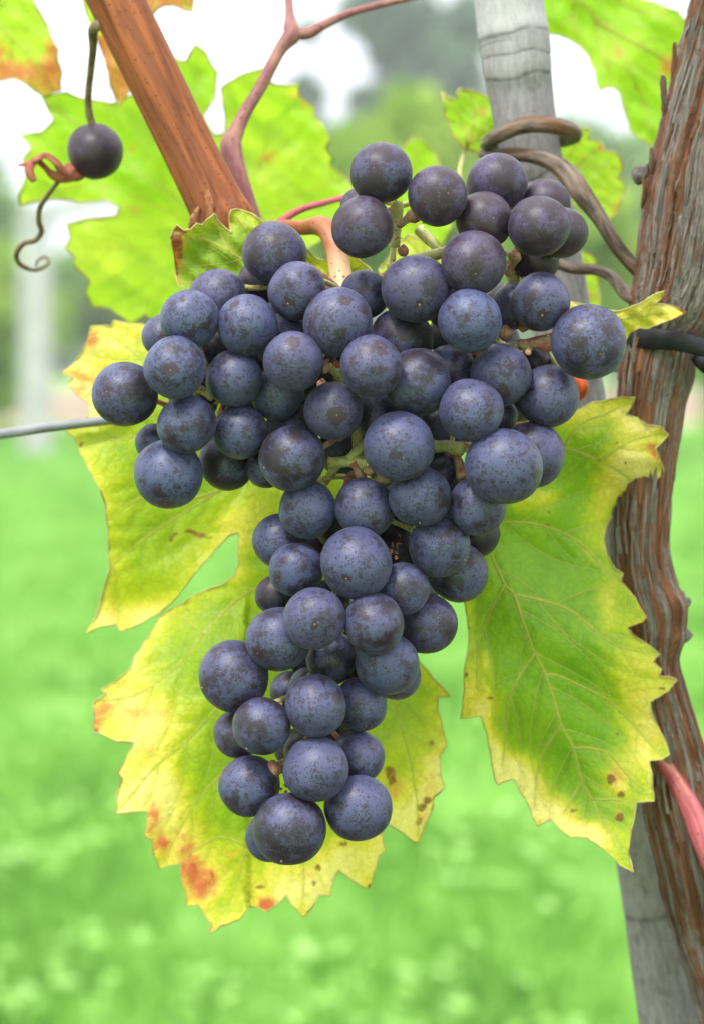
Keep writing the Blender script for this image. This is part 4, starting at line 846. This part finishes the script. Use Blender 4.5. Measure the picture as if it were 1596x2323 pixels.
D4 = [(1262, 560), (1290, 575), (1318, 568), (1340, 578), (1352, 590), (1345, 603), (1352, 615), (1358, 650), (1362, 700), (1368, 760), (1350, 790), (1300, 780), (1270, 700)]
build_leaf('narrow yellow green leaf behind the stake beside the upper right grapes', D4, wave(0.14, 0, 0, 0, 0, .003, 6.7, 90), [[(1280, 770), (1310, 680), (1330, 580)], [(1310, 680), (1355, 670)]], M['leaf_b'], spacing=8, gap=50, base_age=0.5, edge_age=.1, vr=2.6, seed=55, tertiary=False, rimr=.0003, red_b=[(1332, 665, 12, 14, .8), (1350, 640, 8, 16, .4)])
D5 = [(900, 360), (915, 330), (935, 312), (960, 318), (985, 345), (1010, 400), (1040, 470), (1000, 560), (920, 600), (870, 520), (870, 430)]
build_leaf('soft green leaf behind the gap between the top grapes', D5, wave(0.20, 0, 0, 0, 0, .003, 6.7, 90), [[(940, 580), (945, 450), (938, 320)], [(945, 450), (990, 400)], [(945, 450), (895, 400)]], M['leaf_b'], spacing=9, gap=60, base_age=0.36, edge_age=.1, vr=2.6, seed=57, tertiary=False, rimr=.0003)
D6 = [(860, 610), (900, 560), (925, 530), (960, 545), (985, 540), (1010, 570), (1040, 560), (1080, 620), (1060, 720), (960, 780), (880, 720)]
build_leaf('pale yellow leaf glimpsed between the top grapes', D6, wave(0.075, 0, 0, 0, 0, .003, 1.7, 90), [[(960, 770), (960, 650), (962, 550)], [(960, 680), (1020, 600)], [(960, 680), (905, 590)]], M['leaf_b'], spacing=9, gap=60, base_age=0.78, edge_age=.1, vr=2.6, seed=58, tertiary=False, rimr=.0003)
# leaf behind the upper left grapes
E_OUT = [(387, 540), (392, 522), (403, 510), (418, 522), (433, 520), (446, 506), (459, 510), (472, 496), (487, 484), (497, 502), (510, 515), (525, 528), (521, 505), (520, 489), (524, 476), (535, 474), (555, 478), (571, 484), (588, 495), (601, 510), (650, 540), (690, 560), (705, 575), (716, 585), (730, 590), (760, 585), (800, 580), (840, 610), (860, 645), (840, 680), (760, 690), (620, 680), (500, 690), (430, 680), (410, 660), (398, 620), (396, 580)]
build_leaf('small green leaf with browned margin behind the upper left grapes', E_OUT, wave(0.032, -0.00001, 0.00001, 600, 560, .0025, 2.0, 100), [[(700, 680), (600, 620), (520, 570), (460, 540), (400, 528)], [(700, 680), (630, 600), (560, 520), (532, 480)], [(520, 570), (500, 530), (487, 492)], [(700, 680), (760, 640), (820, 600)], [(600, 640), (500, 640), (410, 640)]], M['leaf_l'], spacing=7, gap=56, base_age=0.22, edge_age=.34, edge_w=16, vr=2.6, seed=61,
           age_b=[(560, 500, 50, 22, .22), (760, 620, 60, 60, .25)], red_b=[(402, 560, 14, 45, .9), (418, 525, 22, 14, .8), (398, 640, 10, 40, .8)], brown_b=[(400, 545, 16, 26, 1.2), (412, 522, 18, 10, 1.1), (412, 580, 8, 14, .8), (398, 620, 6, 30, .9), (455, 515, 14, 6, .5)])
# small pale leaf at right over the black tie
H_OUT = [(1240, 690), (1292, 684), (1343, 693), (1400, 706), (1414, 703), (1440, 692), (1470, 676), (1490, 664), (1506, 660), (1500, 676), (1486, 688), (1512, 690), (1535, 698), (1556, 708), (1530, 722), (1500, 732), (1470, 745), (1450, 743), (1432, 752), (1422, 764), (1416, 775), (1418, 795), (1405, 795), (1380, 790), (1330, 770), (1260, 730)]
build_leaf('pale yellow pointed leaf over the black tie, right of the biggest grape', H_OUT, wave(0.033, 0, 0, 0, 0, .002, 2.9, 90), [[(1250, 710), (1340, 722), (1420, 722), (1480, 712), (1550, 708)], [(1420, 722), (1460, 700), (1500, 664)], [(1340, 722), (1390, 755), (1412, 790)]], M['leaf_l'], spacing=6, gap=44, base_age=0.50, edge_age=.35, edge_w=26, vr=2.2, seed=63,
           age_b=[(1480, 700, 50, 26, .25), (1300, 695, 50, 20, .3)], red_b=[(1552, 709, 7, 5, 1.0)], brown_b=[(1525, 712, 5, 4, .5)])

# ------------------------------------------------------------------ grey stake
def stake():
    rows = [(1120, -420, .076, 74), (1145, -150, .078, 77), (1154, 0, .080, 77), (1163, 76, .080, 79), (1167, 100, .080, 78), (1171, 150, .080, 76), (1178, 204, .081, 73), (1190, 285, .081, 70), (1206, 370, .082, 69), (1222, 433, .083, 69), (1253, 612, .084, 70), (1295, 860, .086, 71), (1345, 1200, .088, 73), (1412, 1600, .090, 76), (1476, 1972, .092, 79), (1492, 2070, .092, 79), (1530, 2323, .094, 82)]
    r = catmull(rows, 420); path = np.array([P(a, b, c) for a, b, c, _ in r]); rad = np.array([q * S(c) for _, _, c, q in r]); pyv = r[:, 1]
    d = path[-1] - path[-30]; d /= -d[2]; low = np.array([path[-1] + d * (path[-1][2] + 0.03) * t for t in np.linspace(0.02, 1, 60)])
    path = np.vstack([path, low]); rad = np.concatenate([rad, np.full(60, rad[-1])]); pyv = np.concatenate([pyv, np.linspace(2330, 9000, 60)])
    rings = [(-110, 4), (80, 4), (128, 2), (168, 4), (395, 4), (2063, 6), (1700, 5), (2600, 5)]
    idx = {}
    L = np.concatenate([[0], np.cumsum(np.linalg.norm(np.diff(path, axis=0), axis=1))])
    gro = []; pale = []
    def dsp(th, s, rr):
        i = int(np.argmin(abs(L - s))); py = pyv[i]; out = np.zeros(len(th)); g = np.zeros(len(th))
        for j, t in enumerate(th):
            ct, st = math.cos(t), math.sin(t)
            w = 7 * pn(ct * 1.0, st * 1.0, 4) + 2.5 * pn(ct * 4, st * 4, 8)
            out[j] = 0.0005 * pn(ct * 1.2, st * 1.2, s * 22) + 0.00005 * pn(ct * 9, st * 9, s * 60)
            for ry, rw in rings:
                q = (py + w - ry) / rw
                g[j] = max(g[j], math.exp(-q * q) * (0.55 + 0.45 * pn(ct * 3, st * 3, ry)))
                out[j] += 0.00012 * math.exp(-((py + w - ry + 16) / 14.0) ** 2)
            out[j] -= 0.00022 * g[j]
        gro.append(g); pale.append(np.array([0.85 if py + 7 * pn(math.cos(t), math.sin(t), 4) < 80 else (0.35 if py < 168 else 0.0) for t in th])); return out
    V, F, T = tube(path, rad, 56, dsp)
    t = empty('wooden_stake', (path[-1][0], path[-1][1], 0)); tag(t, 'weathered grey wooden stake leaning behind the bunch and trunk', 'stake')
    part('shaft', V, F, M['stake'], t, {'tc': T, 'groove': np.clip(np.concatenate(gro), 0, 1), 'pale': np.concatenate(pale)})
stake()

# ------------------------------------------------------------------ wire, tie, clip
V, F, T = px_tube([(-900, 1106, .030, 11.5), (-300, 1026, .045, 11.5), (0, 985, .053, 11.5), (185, 960, .056, 11), (700, 905, .062, 11), (1290, 846, .069, 10.5), (1420, 832, .077, 10), (1700, 805, .082, 10), (2400, 735, .09, 10)], 120, 12)
w = part('trellis_wire', V, F, M['wire'], None, {'tc': T}); tag(w, 'grey metal trellis wire passing behind the leaf and bunch', 'wire')
def tie():
    c = P(1538, 784, .0545); n = 72; V = []; w2 = 26 * K; th = 0.0006
    for i in range(n):
        a = 2 * math.pi * i / n; x = math.cos(a) * 124 * K * 1.1; y = math.sin(a) * 0.0165
        z = -x * 0.24 - (0.0012 if math.sin(a) > 0 else 0) + 0.0006 * math.sin(3 * a)
        ctr = Vector((c.x + x, c.y + y, c.z + z)); o = Vector((math.cos(a), math.sin(a), 0))
        ww = w2 * (1 + 0.12 * math.sin(2 * a + 1))
        for u, q in ((-1, 0), (-.85, 1), (.85, 1), (1, 0), (.85, -1), (-.85, -1)): V.append(ctr + Vector((0, 0, 1)) * ww * u + o * th * q)
    F = [(i * 6 + j, i * 6 + (j + 1) % 6, ((i + 1) % n) * 6 + (j + 1) % 6, ((i + 1) % n) * 6 + j) for i in range(n) for j in range(6)]
    t = empty('vine_tie', c); tag(t, 'black rubber strap tied round the vine trunk', 'strap')
    part('strap_loop', np.array([tuple(v) for v in V]), F, M['black'], t)
    v, f, tc = px_tube([(1575, 805, .040, 14), (1600, 826, .040, 20), (1625, 838, .042, 20), (1650, 830, .048, 14)], 24, 12); part('strap_knot', v, f, M['black'], t)
tie()
v, f, tc = px_tube([(1270, 842, .060, 10), (1292, 851, .058, 12), (1312, 862, .057, 13), (1321, 880, .057, 13), (1311, 898, .059, 12), (1285, 906, .062, 10), (1262, 900, .066, 9)], 50, 14)
o = part('wire_clip', v, f, M['orange'], None, {'tc': tc}); tag(o, 'bright orange plastic clip peeping out beside the right grapes', 'clip')

# ------------------------------------------------------------------ the bunch
GR = [(864, 392, 67, 1.0), (992, 444, 67, .6), (1126, 417, 66, 1.6), (822, 515, 69, .5), (1097, 500, 64, 1.1), (1222, 512, 67, .7), (1235, 463, 55, 2.6), (1272, 528, 58, 1.6), (815, 468, 42, 2.2), (1073, 597, 71, .5),
      (943, 655, 77, .7), (1215, 592, 50, 2.8), (623, 575, 71, .9), (675, 660, 66, .5), (495, 674, 62, 1.8), (590, 640, 48, 2.2), (430, 724, 66, .9), (561, 738, 67, .6), (766, 731, 75, .3), (826, 668, 55, 1.6),
      (1065, 727, 71, .2), (910, 769, 70, .9), (1226, 684, 66, .8), (1165, 695, 50, 2.0), (1334, 775, 82, .3), (374, 763, 51, 1.7), (397, 834, 69, .5), (284, 894, 71, .9), (531, 858, 64, .6), (666, 820, 67, .2),
      (655, 755, 50, 1.9), (841, 831, 70, 0), (947, 866, 73, .4), (1021, 838, 55, 1.5), (1135, 850, 70, .6), (1243, 898, 68, 1.0), (1215, 825, 40, 2.4), (756, 932, 66, .3), (424, 962, 65, .4), (545, 980, 61, 1.1),
      (629, 893, 60, 1.8), (1068, 930, 69, .2), (904, 1012, 77, 0), (852, 942, 54, 1.7), (660, 970, 55, 2.2), (382, 1074, 76, .8), (352, 1005, 45, 2.0), (513, 1048, 61, 2.3), (662, 1039, 74, .5), (605, 1060, 48, 2.2),
      (1141, 1057, 83, .1), (1205, 1031, 72, 1.2), (1130, 945, 42, 2.2), (697, 1155, 64, 1.1), (827, 1152, 66, .9), (952, 1127, 70, .6), (1082, 1148, 63, .9), (1005, 1080, 45, 2.3), (996, 1238, 71, 1.3), (1080, 1210, 52, 2.3),
      (1038, 1298, 66, 2.1), (635, 1227, 60, 2.0), (672, 1292, 60, 1.2), (808, 1277, 79, .2), (913, 1337, 61, .9), (965, 1415, 67, 1.5), (625, 1350, 46, 2.2), (712, 1403, 70, -.1), (848, 1415, 67, .1), (632, 1451, 71, .6),
      (752, 1492, 58, 1.8), (877, 1506, 70, .8), (898, 1532, 54, 2.2), (531, 1534, 81, 1.0), (715, 1601, 69, .2), (817, 1598, 61, 1.2), (594, 1647, 67, .3), (541, 1665, 54, 1.8), (812, 1717, 58, 1.5), (716, 1745, 74, .1),
      (565, 1783, 68, 1.0), (812, 1833, 74, .6), (657, 1881, 84, .4), (615, 1896, 57, 1.6),
      # extra grapes added deep inside to block backlight and darken the gaps
      (480, 760, 55, 4.6), (600, 720, 58, 4.6), (540, 860, 60, 4.8), (660, 890, 62, 5.0), (440, 900, 58, 4.6), (540, 980, 58, 4.8), (660, 1000, 60, 5.0), (780, 760, 60, 4.8), (780, 900, 64, 5.2), (780, 1020, 60, 5.0), (900, 820, 60, 5.0), (910, 960, 60, 5.2), (1010, 880, 62, 5.0), (1030, 760, 58, 4.6), (1120, 780, 58, 4.6), (1100, 980, 58, 4.8), (1180, 900, 56, 4.4), (900, 1080, 58, 4.8), (1000, 1180, 56, 4.4), (720, 1240, 52, 4.2), (860, 1230, 58, 4.6), (940, 1340, 52, 4.2), (760, 1400, 56, 4.2), (700, 1480, 52, 4.0), (840, 1470, 54, 4.2), (660, 1570, 48, 3.6), (760, 1640, 50, 3.6), (670, 1700, 48, 3.4), (1150, 690, 50, 4.0), (410, 800, 50, 3.8),
      (715, 790, 50, 2.9), (600, 790, 52, 2.9), (500, 800, 48, 2.6), (440, 800, 45, 2.4),       (700, 850, 58, 3.4), (880, 880, 60, 3.4), (1000, 985, 60, 3.3), (560, 905, 56, 3.2), (770, 1190, 56, 3.2), (900, 1250, 60, 3.2), (740, 1370, 54, 3.0), (820, 1500, 54, 3.0), (1090, 900, 56, 3.2), (700, 1560, 46, 2.8), (450, 880, 56, 2.8), (1020, 690, 56, 3.0), (930, 1140, 56, 3.3), (690, 1700, 46, 2.4)]
# blossom-end direction seen in the photo for some grapes (offset from centre, photo units)
SCARS = {37: (8, 8), 38: (-30, 33), 63: (-22, 28), 54: (40, 40), 67: (3, 6), 74: (25, 42), 82: (-17, 62), 79: (30, 30), 81: (62, 10), 76: (-32, 45), 26: (-5, 5), 3: (0, 8), 20: (-8, 0), 53: (-8, 52), 55: (-2, 55), 56: (15, 60), 25: (0, 0), 39: (40, 40), 35: (-20, 58), 75: (12, 44), 33: (10, 10), 29: (0, -40), 41: (35, 10), 18: (15, -45), 31: (20, -45), 64: (-15, -45), 50: (70, 30), 48: (-60, 20), 70: (5, 52), 17: (-25, -45), 71: (40, 25)}
n = len(GR)
R = np.array([g[2] for g in GR], float); D = np.array([g[3] for g in GR]); yy = -0.014 + D * 0.0085
for it in range(140):
    C = np.array([P(GR[i][0], GR[i][1], yy[i]) for i in range(n)]); RR = R * S(0) * (yy + CAM_D) / CAM_D
    mv = np.zeros(n); cnt = 0
    for i in range(n):
        for j in range(i + 1, n):
            need = (RR[i] + RR[j]) * 0.955; dxz = math.hypot(C[i][0] - C[j][0], C[i][2] - C[j][2])
            if dxz < need:
                w = math.sqrt(need ** 2 - dxz ** 2); s = 1 if (D[j], j) > (D[i], i) else -1
                cur = (yy[j] - yy[i]) * s
                if cur < w: m = (w - cur) * 0.25; mv[j] += s * m; mv[i] -= s * m; cnt += 1
    yy += np.clip(mv, -0.004, 0.004)
    yy = np.clip(yy, -0.035, 0.036)
print('bunch depth', yy.min(), yy.max(), 'left', cnt)
C = [P(GR[i][0], GR[i][1], yy[i]) for i in range(n)]
BUNCH = empty('grape_bunch', P(775, 690, .012)); tag(BUNCH, 'large hanging bunch of blue black grapes with waxy bloom', 'grape bunch')
STEM_Y = 0.012
AX = {'main': [(772, 660), (790, 780), (806, 900), (812, 1010), (815, 1120), (800, 1260), (780, 1400), (745, 1540), (715, 1680), (690, 1800), (680, 1860)],
      'left': [(790, 780), (690, 850), (590, 890), (480, 915), (400, 930)],
      'right': [(795, 790), (930, 810), (1060, 800), (1150, 785), (1205, 778)],
      'top': [(780, 690), (880, 620), (960, 590), (1060, 565), (1150, 575), (1200, 590)],
      'tip': [(885, 620), (893, 560), (905, 510), (895, 470)],
      'mid': [(812, 1010), (900, 1010), (990, 1012), (1045, 1012), (1090, 1040)]}
axes = {k: catmull([(*P(x, y, STEM_Y), 0) for x, y in v], 60)[:, :3] for k, v in AX.items()}
geos = []
for k, rr in (('main', 13), ('left', 8), ('right', 8.5), ('top', 9), ('tip', 9), ('mid', 9)):
    a = axes[k]; m = len(a)
    geos.append((k, tube(a, np.linspace(rr, rr * .55, m) * K, 12, fibre(0.00035, 1.5, 160, len(k)))))
for k, (v, f, t) in geos:
    part('stalk' if k == 'main' else 'branch', v, f, M['stem'], BUNCH, {'tc': t})
v, f, t = px_tube([(600, 520, .050, 17), (640, 515, .044, 17), (690, 516, .036, 17), (722, 512, .030, 22), (745, 525, .026, 25), (762, 570, .022, 24), (772, 620, .018, 26), (780, 690, .014, 26), (790, 760, .012, 20)], 90, 22, fibre(0.0003, 1.6, 90, 2))
zz = v[:, 2]; grad = np.clip((P(0, 555, .02).z - zz) / (P(0, 555, .02).z - P(0, 640, .02).z), 0, 1)
tag(part('peduncle', v, f, M['peduncle'], BUNCH, {'tc': t, 'grad': grad}), 'stout speckled bunch stalk, brown turning cream below the bend')

def unit_grape(seed):
    import bmesh
    bm = bmesh.new(); bmesh.ops.create_icosphere(bm, subdivisions=5, radius=1.0)
    r0 = random.Random(seed); sx = r0.uniform(.955, 1.03); sz = r0.uniform(.94, 1.06)
    for v in bm.verts:
        c = v.co.copy(); k = 1 + 0.040 * noise.noise(c * 1.1 + Vector((seed, 0, 0)))
        k -= 0.07 * math.exp(-((c - Vector((0, 0, 1))).length / .22) ** 2) + 0.018 * math.exp(-((c - Vector((0, 0, -1))).length / .12) ** 2)
        v.co = Vector((c.x * sx, c.y, c.z * sz)) * k
    me = bpy.data.meshes.new('grape'); bm.to_mesh(me); bm.free(); me.polygons.foreach_set('use_smooth', [True] * len(me.polygons)); me.materials.append(M['grape']); me.update(); return me
gmesh = [unit_grape(s) for s in range(9)]
def scar_mesh():
    V = [(0, 0, -1.035)]; F = []
    for k, (r, z) in enumerate(((0.014, -1.032), (0.027, -1.012), (0.034, -0.975))):
        for j in range(8): a = j * math.pi / 4 + k * .3; V.append((r * math.cos(a) * (1 + .15 * math.sin(j * 2.7)), r * math.sin(a), z))
    for j in range(8): F.append((0, 1 + (j + 1) % 8, 1 + j))
    for k in range(2):
        for j in range(8): a, b_ = 1 + k * 8 + j, 1 + k * 8 + (j + 1) % 8; F.append((a, b_, b_ + 8, a + 8))
    return mesh_from('blossom_scar', np.array(V), F, M['scar'])
smesh = scar_mesh()
allax = np.vstack([a for a in axes.values()])
rg = random.Random(5)
camv = Vector((0, -CAM_D, CAM_H))
for i in range(n):
    c = C[i]; r = R[i] * S(yy[i]); px, py = GR[i][:2]
    dd = np.linalg.norm(allax - np.array(c), axis=1) + 0.4 * np.abs(allax[:, 2] - c.z - 0.008); q = Vector(allax[int(np.argmin(dd))])
    up = (q - c).normalized()
    if i in SCARS:
        ox, oy = SCARS[i]; ox /= GR[i][2]; oy /= GR[i][2]; dn = Vector((ox, -math.sqrt(max(0.05, 1 - ox * ox - oy * oy)), -oy)); up = -dn.normalized()
    else:
        up = (up + Vector((rg.uniform(-.3, .3), rg.uniform(-.2, .2), rg.uniform(0, .35)))).normalized()
    o = link_obj('grape', gmesh[(i * 4) % 9], c, BUNCH)
    quat = up.to_track_quat('Z', 'Y') @ Quaternion((0, 0, 1), rg.uniform(0, 6.28))
    o.rotation_mode = 'QUATERNION'; o.rotation_quaternion = quat; o.scale = (r * 1.03,) * 3
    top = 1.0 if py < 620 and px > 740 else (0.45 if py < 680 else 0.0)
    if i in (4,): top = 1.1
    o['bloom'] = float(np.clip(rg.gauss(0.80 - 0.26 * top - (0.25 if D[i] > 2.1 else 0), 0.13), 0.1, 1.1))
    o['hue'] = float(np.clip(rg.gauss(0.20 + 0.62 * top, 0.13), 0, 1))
    o['patch'] = float(np.clip(rg.gauss(0.55, 0.30), 0.0, 1.05))
    o['scar'] = float(rg.choice([0.0, 0.05, 0.10, 0.16, 0.26]) if i in SCARS else rg.choice([0.02, .1, .2]))
    if i == 37: o['scar'] = .34; o['patch'] = .1; o['bloom'] = 1.0
    sc = bpy.data.objects.new('blossom_scar', smesh); COL.objects.link(sc); sc.parent = o
    # pedicel from the branch to the grape, swelling under the berry
    if True:
        a = c + up * r * 0.94; b_ = q; mid = (a + b_) / 2 + up * 0.002
        ln = (a - b_).length
        if ln > 0.001:
            pth = catmull([(*b_, 0), (*mid, 0), (*(a + up * 0.0012), 0), (*a, 0)], 12)[:, :3]
            rad = np.array([8, 7.5, 7, 6.5, 6.3, 6.2, 6.3, 7, 9, 13, 16, 15]) * K
            v, f, t = tube(pth, rad, 9); tag(part('pedicel', v, f, M['stem' if i % 3 else 'stem_pink'], BUNCH, {'tc': t}))

# stalks the photo shows plainly, knobs, shot berries, dried crumbs
def knob(a, b_, r0, r1, y0, y1, mat='stem_pink'):
    v, f, t = px_tube([(*a, y0, r0), ((a[0] + b_[0]) / 2, (a[1] + b_[1]) / 2 - 2, (y0 + y1) / 2, r0 * .95), (*b_, y1, r1), (b_[0] + (b_[0] - a[0]) * .15, b_[1] + (b_[1] - a[1]) * .15, y1, r1 * .9)], 18, 12, fibre(0.0004, 1.8, 300, 4))
    part('pedicel', v, f, M[mat], BUNCH, {'tc': t})
knob((905, 508), (938, 490), 10, 17, .004, .000); knob((893, 560), (900, 470), 13, 14, .006, .004, 'stem'); knob((1180, 782), (1238, 778), 13, 20, .000, -.004); knob((1150, 790), (1196, 784), 12, 13, .004, -.001, 'stem')
knob((985, 1012), (1040, 1018), 14, 15, .002, -.004, 'stem'); knob((1030, 1015), (1046, 1078), 10, 13, -.002, .000); knob((1024, 1010), (1025, 985), 6, 5, -.002, .000, 'stem'); knob((1040, 1012), (1075, 1005), 11, 13, -.003, -.001)
knob((745, 1050), (820, 1050), 13, 13, .002, .000, 'stem'); knob((790, 1045), (835, 1000), 12, 11, .000, .004, 'stem'); knob((770, 1050), (738, 1090), 10, 9, .002, .006, 'stem'); knob((800, 1050), (818, 1082), 8, 12, -.001, .000); knob((745, 830), (775, 862), 9, 8, .000, .002, 'stem'); knob((738, 815), (742, 842), 7, 9, -.003, -.003)
knob((880, 612), (1020, 566), 13, 12, .006, .004, 'stem'); knob((950, 520), (985, 560), 13, 8, .012, .008, 'stem'); knob((1150, 590), (1165, 640), 16, 13, .012, .012, 'stem'); knob((1150, 620), (1170, 585), 10, 12, .01, .006)
knob((450, 880), (480, 900), 10, 9, .004, .004, 'stem'); knob((640, 1745), (612, 1748), 10, 17, .000, -.004)
def berry(px, py, y, r, mat='shot', label=None):
    import bmesh
    bm = bmesh.new(); bmesh.ops.create_icosphere(bm, subdivisions=3, radius=r * S(y))
    for v in bm.verts: v.co *= 1 + 0.10 * noise.noise(v.co * 900 + Vector((px, py, 0)))
    for v in bm.verts:
        if v.co.z > r * S(y) * .93: v.co.z *= 1.18
    me = bpy.data.meshes.new('shot_berry'); bm.to_mesh(me); bm.free(); me.polygons.foreach_set('use_smooth', [True] * len(me.polygons)); me.materials.append(M[mat])
    link_obj('shot_berry', me, P(px, py, y), BUNCH)
berry(914, 569, .000, 13); berry(1146, 757, -.004, 17); berry(1187, 740, -.001, 13); berry(618, 1747, -.006, 20, 'stem_pink'); berry(1166, 581, .006, 15, 'stem_pink'); berry(730, 872, -.004, 12, 'stem_pink'); berry(1046, 1078, -.004, 12, 'stem_pink'); berry(1197, 799, -.006, 8, 'stem_pink'); berry(871, 1082, .001, 22, 'stem'); berry(838, 1068, -.002, 12, 'stem_pink')
def crumb(px, py, y, s, k):
    r0 = random.Random(k); V = []; F = []
    for a in range(5):
        c = P(px + r0.uniform(-s, s), py + r0.uniform(-s, s), y + r0.uniform(-.0006, .0006)); b0 = len(V); q = s * .7 * K
        for _ in range(4): V.append(tuple(c + Vector((r0.uniform(-q, q), r0.uniform(-q, q), r0.uniform(-q, q)))))
        F += [(b0, b0 + 1, b0 + 2), (b0, b0 + 2, b0 + 3), (b0, b0 + 3, b0 + 1), (b0 + 1, b0 + 3, b0 + 2)]
    part('dried_flower', np.array(V), F, M['crumb'], BUNCH, smooth=False)
for k, (x, y, s) in enumerate(((895, 1225, 16), (893, 1255, 10), (740, 806, 6), (643, 1788, 10), (890, 500, 5), (1178, 735, 8), (728, 868, 5), (962, 505, 5), (905, 545, 5), (460, 888, 7))): crumb(x, y, (-.004, -.006, -.008, -.006, 0, -.004, -.008, -.004, 0, -.004)[k], s, k)

# ------------------------------------------------------------------ the lone grape at upper left
LG = empty('lone_grape', P(216, 342, .072)); tag(LG, 'single dark grape hanging left of the cane with withered red remnant', 'grape')
lo = link_obj('berry', gmesh[2], P(216, 342, .072), LG); lo.scale = [62 * S(.072)] * 3; lo.rotation_euler = (2.4, .5, .3); lo['bloom'] = .15; lo['hue'] = .75; lo['patch'] = .2; lo['scar'] = 0.1
v, f, t = px_tube([(228, 55, .050, 13), (212, 66, .055, 12), (211, 110, .06, 9), (206, 160, .066, 8), (200, 220, .07, 8), (203, 260, .072, 9), (212, 285, .072, 8)], 50, 12); part('stem', v, f, M['tendril_thin'], LG, {'tc': t})
v, f, t = px_tube([(165, 378, .070, 16), (150, 392, .068, 15), (128, 370, .066, 13), (102, 352, .065, 11), (82, 362, .065, 12), (62, 372, .066, 9), (42, 375, .067, 3)], 50, 10, fibre(.001, 1.5, 200, 6), flat=.5); part('withered_flap', v, f, M['flap'], LG, {'tc': t})
v, f, t = px_tube([(78, 362, .065, 9), (68, 385, .064, 9), (78, 412, .064, 4)], 20, 10, fibre(.0007, 1.5, 200, 7), flat=.5); part('withered_flap', v, f, M['flap'], LG, {'tc': t})
v, f, t = px_tube([(90, 366, .066, 7), (115, 392, .068, 9), (150, 402, .069, 12), (180, 396, .071, 13), (190, 380, .071, 10)], 30, 10, fibre(.0007, 1.5, 200, 9), flat=.6); part('withered_flap', v, f, M['flap'], LG, {'tc': t})
v, f, t = px_tube([(138, 404, .069, 5), (110, 440, .074, 6), (91, 470, .078, 6), (88, 500, .082, 6.5), (94, 525, .084, 6.5), (80, 545, .086, 6), (55, 552, .088, 6), (38, 575, .092, 6), (45, 598, .096, 5.5), (75, 612, .100, 5), (100, 605, .106, 4.5), (110, 592, .110, 4), (100, 582, .112, 3.5), (85, 592, .113, 3), (82, 604, .114, 2.5)], 110, 9); part('tendril', v, f, M['tendril_thin'], LG, {'tc': t})
